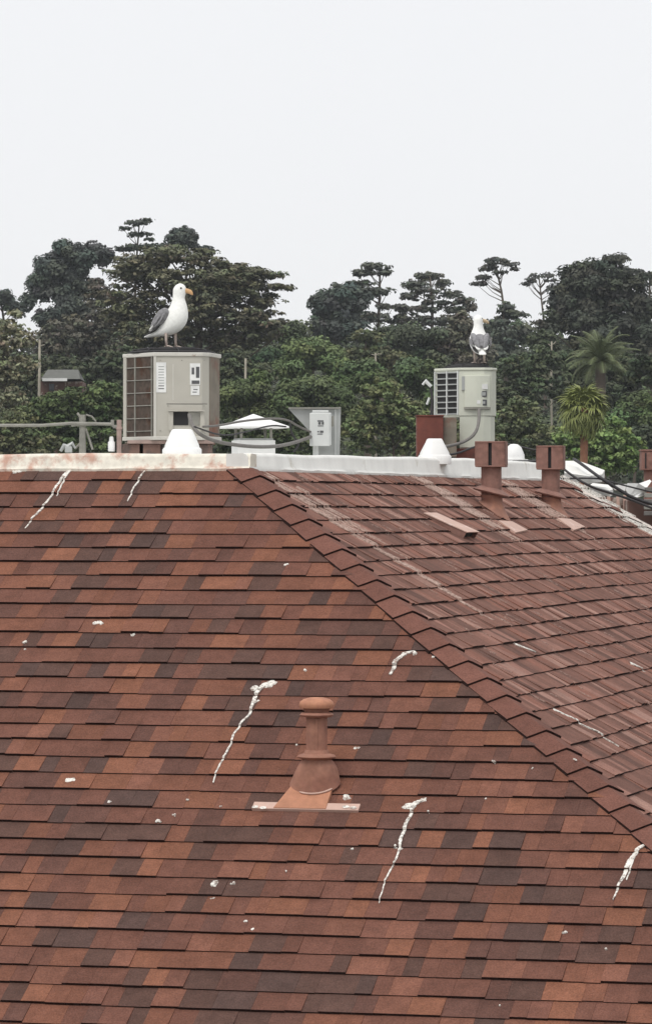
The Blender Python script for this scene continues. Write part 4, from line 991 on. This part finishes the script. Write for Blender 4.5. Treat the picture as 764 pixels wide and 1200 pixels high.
tree('dark rounded tree on the centre skyline', 215, [(395, 355, 34, 26), (375, 370, 18, 28), (418, 350, 24, 18), (400, 380, 40, 24), (400, 352, 36, 22)], DK, pad=10, flat=.75, dens=4)
tree('open crowned pine with a leaning trunk, centre skyline', 222, [(440, 312, 22, 6), (425, 320, 18, 7), (452, 320, 12, 5), (420, 332, 22, 5), (444, 342, 26, 6), (452, 360, 16, 5), (434, 372, 30, 9)], (72, 76, 68), pad=6, flat=.4, dens=2.4, trunk=449, tw=5, limbs=22, leaf=2.2)
tree('spreading pine with sky showing between its pads, centre right skyline', 222, [(500, 324, 22, 6), (486, 334, 18, 7), (518, 332, 14, 6), (480, 348, 16, 6), (530, 345, 16, 7), (508, 348, 14, 4, .6), (545, 352, 14, 5), (492, 362, 30, 5), (535, 362, 26, 7), (550, 358, 10, 5), (478, 376, 30, 10), (520, 376, 36, 8), (500, 340, 30, 5), (470, 362, 16, 7), (515, 355, 34, 4)], (74, 76, 70), pad=6, flat=.42, dens=2.5, trunk=508, tw=5, limbs=30, leaf=2.2)
tree('tall left-leaning pine alone against the sky above the second gull', 226, [(580, 306, 20, 5), (572, 314, 14, 5), (596, 310, 14, 3), (568, 325, 14, 4), (562, 333, 12, 4), (586, 320, 14, 3, .6), (604, 315, 8, 2)], (66, 68, 64), pad=5, flat=.42, dens=2.4, trunk=591, tw=4, limbs=20, leaf=2.1, lean=4)
tree('slender umbrella pine with bare forked trunk against the sky', 228, [(636, 323, 18, 4), (622, 328, 12, 4), (648, 329, 10, 3), (616, 333, 8, 2.5), (655, 333, 5, 2)], (74, 76, 74), pad=5, flat=.4, dens=1.7, trunk=638, tw=3.4, limbs=16, leaf=2.0)
tree('small dark conifer just right of the second gull', 200, [(594, 362, 14, 10), (604, 370, 20, 8), (584, 378, 16, 10), (600, 395, 26, 16), (592, 415, 30, 14)], (68, 74, 66), pad=8, flat=.4, dens=2.8, trunk=594, limbs=14)
tree('massive blackish cypress filling the right skyline', 190, [(700, 330, 44, 24), (690, 315, 26, 14), (735, 330, 30, 20), (670, 350, 34, 28), (650, 375, 26, 18), (700, 380, 55, 34), (745, 365, 30, 30, .9), (664, 320, 10, 8), (720, 306, 20, 6), (740, 400, 40, 26), (705, 345, 50, 34), (680, 365, 40, 30)], (58, 62, 54), pad=11, flat=.7, dens=4, trunk=700, tw=12)
tree('ragged pine with sky gaps at the right edge', 215, [(756, 322, 16, 4), (772, 330, 16, 8), (758, 360, 14, 14, .8), (780, 350, 20, 24), (745, 318, 12, 4)], (70, 74, 66), pad=6, flat=.42, dens=2.4, limbs=14, leaf=2.2, trunk=770)
tree('brown grey leaning tree behind the second gull', 185, [(545, 380, 24, 18), (530, 400, 26, 20), (560, 410, 26, 20), (545, 430, 34, 20)], (86, 82, 72), pad=9, flat=.45, dens=2.6, limbs=16, trunk=548)
# middle
tree('low rounded green tree with pale top in the centre', 165, [(365, 415, 40, 22), (345, 432, 30, 18), (390, 430, 26, 18)], (84, 100, 58), pad=15, flat=.7, dens=3.6, leaf=2.3)
tree('dark green tree behind the pale topped round tree', 190, [(340, 395, 30, 22), (330, 420, 40, 24), (300, 425, 30, 24)], (66, 80, 50), pad=15, flat=.7, dens=3.6, leaf=2.3)
tree('broad dark tree under the open pines, centre', 185, [(470, 395, 46, 20), (440, 405, 34, 20), (505, 395, 30, 20), (480, 420, 50, 22)], (68, 78, 60), pad=15, flat=.7, dens=3.6, leaf=2.3)
tree('brownish green tree below the leaning pine', 180, [(430, 395, 26, 12), (445, 420, 40, 18), (415, 425, 36, 20)], (80, 86, 58), pad=8, flat=.5, dens=2.8)
tree('mid green tree right of the wide air conditioner', 140, [(295, 455, 40, 24), (275, 475, 36, 26), (320, 480, 40, 30)], (72, 86, 50), pad=15, flat=.7, dens=3.6, leaf=2.3, limbs=14)
tree('bushy green oak above the galvanised sheet', 140, [(365, 460, 44, 24), (345, 485, 44, 30), (390, 480, 40, 30)], (72, 84, 50), pad=15, flat=.7, dens=3.6, leaf=2.3)
tree('olive bushy tree left of the red brown box', 135, [(455, 480, 42, 28), (430, 505, 40, 30), (478, 500, 32, 36), (445, 455, 30, 14)], (92, 102, 62), pad=7, flat=.5, dens=3, limbs=14, cvar=.4)
tree('dark green spreading tree between the switch box and second gull', 150, [(430, 440, 44, 22), (480, 440, 36, 24), (400, 450, 30, 20), (505, 460, 24, 24)], (70, 86, 52), pad=15, flat=.7, dens=3.6, leaf=2.3)
tree('dark bushes filling the slope above the long pipe', 175, [(60, 440, 60, 26), (20, 450, 50, 30), (130, 460, 50, 26)], (62, 70, 48), pad=9, flat=.5, dens=3)
tree('wide low green tree behind the left pipe', 130, [(95, 478, 56, 28), (60, 490, 46, 30), (125, 470, 40, 26), (95, 515, 70, 30)], (70, 84, 48), pad=8, flat=.45, dens=3, cvar=.35)
tree('dark shrubby tree low at the left edge', 125, [(10, 505, 44, 30), (30, 530, 50, 30), (-20, 500, 30, 30)], (84, 88, 58), pad=8, flat=.4, dens=2.4, limbs=20)
tree('dark green tree between the left house and the wide unit', 165, [(110, 440, 46, 22), (140, 425, 36, 24), (150, 455, 30, 26)], (60, 68, 50), pad=8, flat=.45, dens=3)
tree('dark tree under the layered cypress right of the wide unit', 160, [(275, 430, 30, 24), (250, 450, 34, 30), (300, 440, 26, 20)], (64, 72, 50), pad=8, flat=.45, dens=3, limbs=16)
tree('low green bush directly behind the white cowl', 115, [(275, 512, 34, 24), (310, 515, 36, 22), (345, 520, 30, 20)], (66, 78, 46), pad=7, flat=.5, dens=3)
tree('layered grey green cypress right of the narrow unit', 160, [(610, 430, 36, 18), (630, 455, 40, 20), (600, 465, 34, 22), (640, 420, 24, 18)], (70, 80, 58), pad=8, flat=.35, dens=2.7, limbs=16)
tree('dull green shrub between the narrow unit and the fan palm', 130, [(605, 490, 34, 26), (625, 515, 40, 24), (595, 520, 30, 24)], (84, 92, 62), pad=7, flat=.5, dens=2.7)
tree('bright green leafy shrub behind the fan palm trunk', 118, [(705, 510, 44, 26), (680, 515, 36, 24), (725, 530, 36, 26), (700, 535, 50, 24)], (96, 118, 62), pad=7, flat=.5, dens=2.8, cvar=.45)
tree('green tree right of the fan palm at the right edge', 150, [(745, 470, 36, 18), (760, 490, 34, 22), (735, 490, 30, 20)], (76, 92, 54), pad=15, flat=.7, dens=3.6, leaf=2.3)
tree('dark low boughs of a cypress at the far right edge', 140, [(760, 440, 30, 14), (765, 515, 34, 22), (750, 425, 28, 14)], (58, 68, 50), pad=8, flat=.4, dens=2.8, limbs=16)
tree('olive ground hugging bush behind the narrow unit stand', 118, [(560, 510, 40, 26), (530, 520, 34, 24), (500, 525, 26, 20)], (84, 94, 58), pad=7, flat=.5, dens=2.8)
tree('dark tree between the second gull unit and the round trees', 160, [(540, 450, 34, 26), (510, 440, 26, 26), (560, 470, 30, 26)], (66, 74, 54), pad=8, flat=.45, dens=2.9)
# far wood that closes the gaps: one mass
pads = []; rads = []
for i in range(900):
    x = rng.uniform(-28, 28); pxx = CX + x / 290 * F
    top = 392 + 10 * math.sin(pxx * .03) + 6 * math.sin(pxx * .11)
    py = rng.uniform(top, 520); w3 = at(pxx, py, 290); pads.append([w3.x, 290 + rng.uniform(-4, 4), w3.z]); rr = rng.uniform(.7, 1.4); rads.append([rr, rr, rr * .6])
V, c = leaves(np.array(pads), np.array(rads), 130000, .18, .65, .5, lin(66, 72, 58), .3, np.zeros(3))
o = bpy.data.objects.new('far_wood', np_mesh('far_wood', V, 130000, M_leaf, c)); COL.objects.link(o); o['kind'] = 'stuff'; o['label'] = 'dark far-off wood closing the hillside behind the trees'; o['category'] = 'wood'
pads = []; rads = []
for i in range(2600):
    y = 120 + 175 * rng.random() ** .8; x = rng.uniform(-.105, .105) * y
    rr = rng.uniform(.5, 1.3); pads.append([x, y, terr(x, y) + rng.uniform(-.1, 1.6)]); rads.append([rr, rr, rr * .6])
V, c = leaves(np.array(pads), np.array(rads), 150000, .16, .65, .5, lin(62, 72, 48), .35, np.zeros(3))
o = bpy.data.objects.new('undergrowth', np_mesh('undergrowth', V, 150000, M_leaf, c)); COL.objects.link(o); o['kind'] = 'stuff'; o['label'] = 'dense green undergrowth covering the hillside between the trees'; o['category'] = 'undergrowth'
tree('dense dark tree filling the slope behind both palms', 172, [(700, 420, 50, 26), (740, 440, 40, 24), (665, 440, 34, 26), (700, 460, 60, 24), (640, 400, 26, 16)], (62, 70, 50), pad=11, flat=.6, dens=3.4)
# pale bare trunks
def snag(px, y0, y1, Y, w_, label, arms=()):
    pm = F / Y; X0 = (px - CX) / pm; B = Vector((X0, Y, terr(X0, Y) - .2)); t = thing('dead_tree', label, 'dead tree', B, group='pale bare trunks among the trees')
    zt_ = at(px, y0, Y).z - B.z
    MB().tube([(0, 0, 0), (.03, 0, zt_ * .5), (-.02, 0, zt_ * .8), (0, 0, zt_)], [w_ / pm * .7, w_ / pm * .55, w_ / pm * .5, w_ / pm * .35], 8).build('trunk', M_pale, t, smooth=True)
    for (dx, dy, L) in arms:
        z_ = zt_ - dy / pm; MB().tube([(0, 0, z_), (dx / pm * .5, 0, z_ + .04), (dx / pm, 0, z_ + L / pm)], [w_ / pm * .3, w_ / pm * .25, .02], 6).build('bough', M_pale, t, smooth=True)
snag(47, 398, 430, 152, 3.6, 'pale grey upright bare trunk above the hidden house', ((6, 8, 2),))
snag(440, 414, 432, 153, 3.2, 'short pale bare trunk with a crossing bough in the centre trees', ((-5, 3, 2), (7, 2, 1)))
snag(288, 420, 450, 147, 3.4, 'pale bare trunk right of the wide air conditioner', ())
snag(646, 400, 416, 165, 2.6, 'small forked pale trunk below the umbrella pine', ((5, 4, 4), (-4, 6, 3)))
# house in the trees
def cottage():
    Y = 142; pm = F / Y; B = at(72, 470, Y); t = thing('cottage', 'grey roofed house with white eaves half hidden in the trees at left', 'house', B)
    X = lambda x: (x - 72) / pm; z = lambda y: (470 - y) / pm
    MB().box((X(48), 0, -9), (X(97), 2.2, z(447))).build('wall', M_oldwall, t)
    V = [(X(50), -.35, z(445)), (X(84), -.35, z(445)), (X(98), 2.5, z(445)), (X(44), 2.5, z(445)), (X(56), 1.0, z(433)), (X(90), 1.0, z(433))]
    V = [(X(49), -.35, z(444.5)), (X(95), -.35, z(444.5)), (X(95), 2.5, z(444.5)), (X(49), 2.5, z(444.5)), (X(54), 1.0, z(432)), (X(90), 1.0, z(432))]
    MB().add(V, [(0, 1, 5, 4), (1, 2, 5), (2, 3, 4, 5), (3, 0, 4), (3, 2, 1, 0)]).build('roof', M_groof, t)
    MB().box((X(51), -.40, z(447)), (X(80), -.36, z(443.6))).build('eaves', M_vwhite, t)
    MB().box((X(58), -.03, z(458)), (X(64), 0, z(450))).build('window', M_glass, t)
cottage()
# palms
def frond_obj(me, t, az, el, roll=0, s=1, z=0, name='frond'):
    o = bpy.data.objects.new(name, me); COL.objects.link(o); o.parent = t; o.location = (0, 0, z)
    o.rotation_mode = 'XYZ'; o.rotation_euler = (roll, -el, az); o.scale = (s, s, s); return o
def fan_palm():
    Y = 112; pm = F / Y; X0 = (683 - CX) / pm; B = Vector((X0, Y, terr(X0, Y) - .2)); zc = at(683, 478, Y).z - B.z
    t = thing('fan_palm', 'bright green fan palm with a reddish trunk in front of the shrubs at right', 'palm tree', B)
    pts = [(.03 * math.sin(i), 0, zc * i / 8) for i in range(9)]
    MB().tube(pts, [.13 - .003 * i + (.03 if i == 0 else 0) for i in range(9)], 12).build('trunk', M_palmbark, t, smooth=True)
    mes = []
    for v in range(3):
        b = MB(); b.tube([(0, 0, 0), (.28, 0, .03), (.5, 0, 0)], [.016, .012, .009], 5)
        n = 17
        for i in range(n):
            a_ = R(-105 + 210 * i / (n - 1)) + random.uniform(-.05, .05); L = random.uniform(.42, .6) * (1 - .2 * abs(a_) / 1.9)
            d = Vector((math.cos(a_), math.sin(a_), 0)); s = Vector((-d.y, d.x, 0)); o = Vector((.5, 0, 0)); dr = -.16 - random.random() * .2
            b.add([o, o + d * L * .5 + s * .034 + UP * .0, o + d * L * .5 - s * .034 + UP * .0, o + d * L * .8 + s * .02 + UP * dr * .4, o + d * L * .8 - s * .02 + UP * dr * .4, o + d * L + UP * dr, o + d * L * .5 + UP * .012],
                  [(0, 6, 1), (0, 2, 6), (6, 2, 4, 3), (1, 6, 3), (3, 4, 5)])
        mes.append(b.mesh('fan_leaf', M_fan))
    for i in range(62):
        el = R(78 - 145 * ((i + .5) / 62) ** .95); frond_obj(mes[i % 3], t, i * 2.39996, el, random.uniform(-.4, .4), random.uniform(.7, .92), zc - .02 - .1 * i / 62)
fan_palm()
def feather_palm():
    Y = 150; pm = F / Y; X0 = (703 - CX) / pm; B = Vector((X0, Y, terr(X0, Y) - .2)); zc = at(703, 424, Y).z - B.z
    t = thing('feather_palm', 'olive feather palm with arching fronds in front of the black cypress', 'palm tree', B)
    MB().tube([(0, 0, 0), (.05, 0, zc * .5), (0, 0, zc)], [.2, .17, .2], 12).build('trunk', M_bark, t, smooth=True)
    mes = []
    for v in range(3):
        b = MB(); n = 22; L = 1.55; arc = [R(0) - (i / n) ** 1.5 * (1.1 + .3 * v) for i in range(n + 1)]; p = Vector((0, 0, 0)); P = [p.copy()]
        for a_ in arc[:-1]: p = p + Vector((math.cos(a_), 0, math.sin(a_))) * (L / n); P.append(p.copy())
        b.tube(P[::3] + [P[-1]], .016, 4, cap=False)
        for i in range(2, n):
            for s in (-1, 1):
                d = (P[i + 1] - P[i]).normalized(); l_ = .36 * math.sin(math.pi * (i / n) ** .7) + .08; e = P[i] + d * l_ * .55 + Vector((0, s * l_ * .8, -l_ * .35)); wv = d * .022
                b.add([P[i] - wv, P[i] + wv, e], [(0, 1, 2)])
        mes.append(b.mesh('feather_leaf', M_feather))
    for i in range(44): frond_obj(mes[i % 3], t, i * 2.39996, R(88 - 100 * ((i + .5) / 44)), random.uniform(-.2, .2), random.uniform(.85, 1.12), zc)
feather_palm()
M_haze = bpy.data.materials.new('haze'); M_haze.use_nodes = True; hn = M_haze.node_tree; hn.nodes.clear()
pv = hn.nodes.new('ShaderNodeVolumePrincipled'); pv.inputs['Density'].default_value = .00028; pv.inputs['Color'].default_value = (.86, .9, .96, 1)
ho = hn.nodes.new('ShaderNodeOutputMaterial'); hn.links.new(pv.outputs[0], ho.inputs['Volume'])
MB().box((-3100, -700, -2), (3100, 4100, 38)).build('haze', M_haze, kind='stuff')
print('trees', NT[0], len(bpy.data.objects))
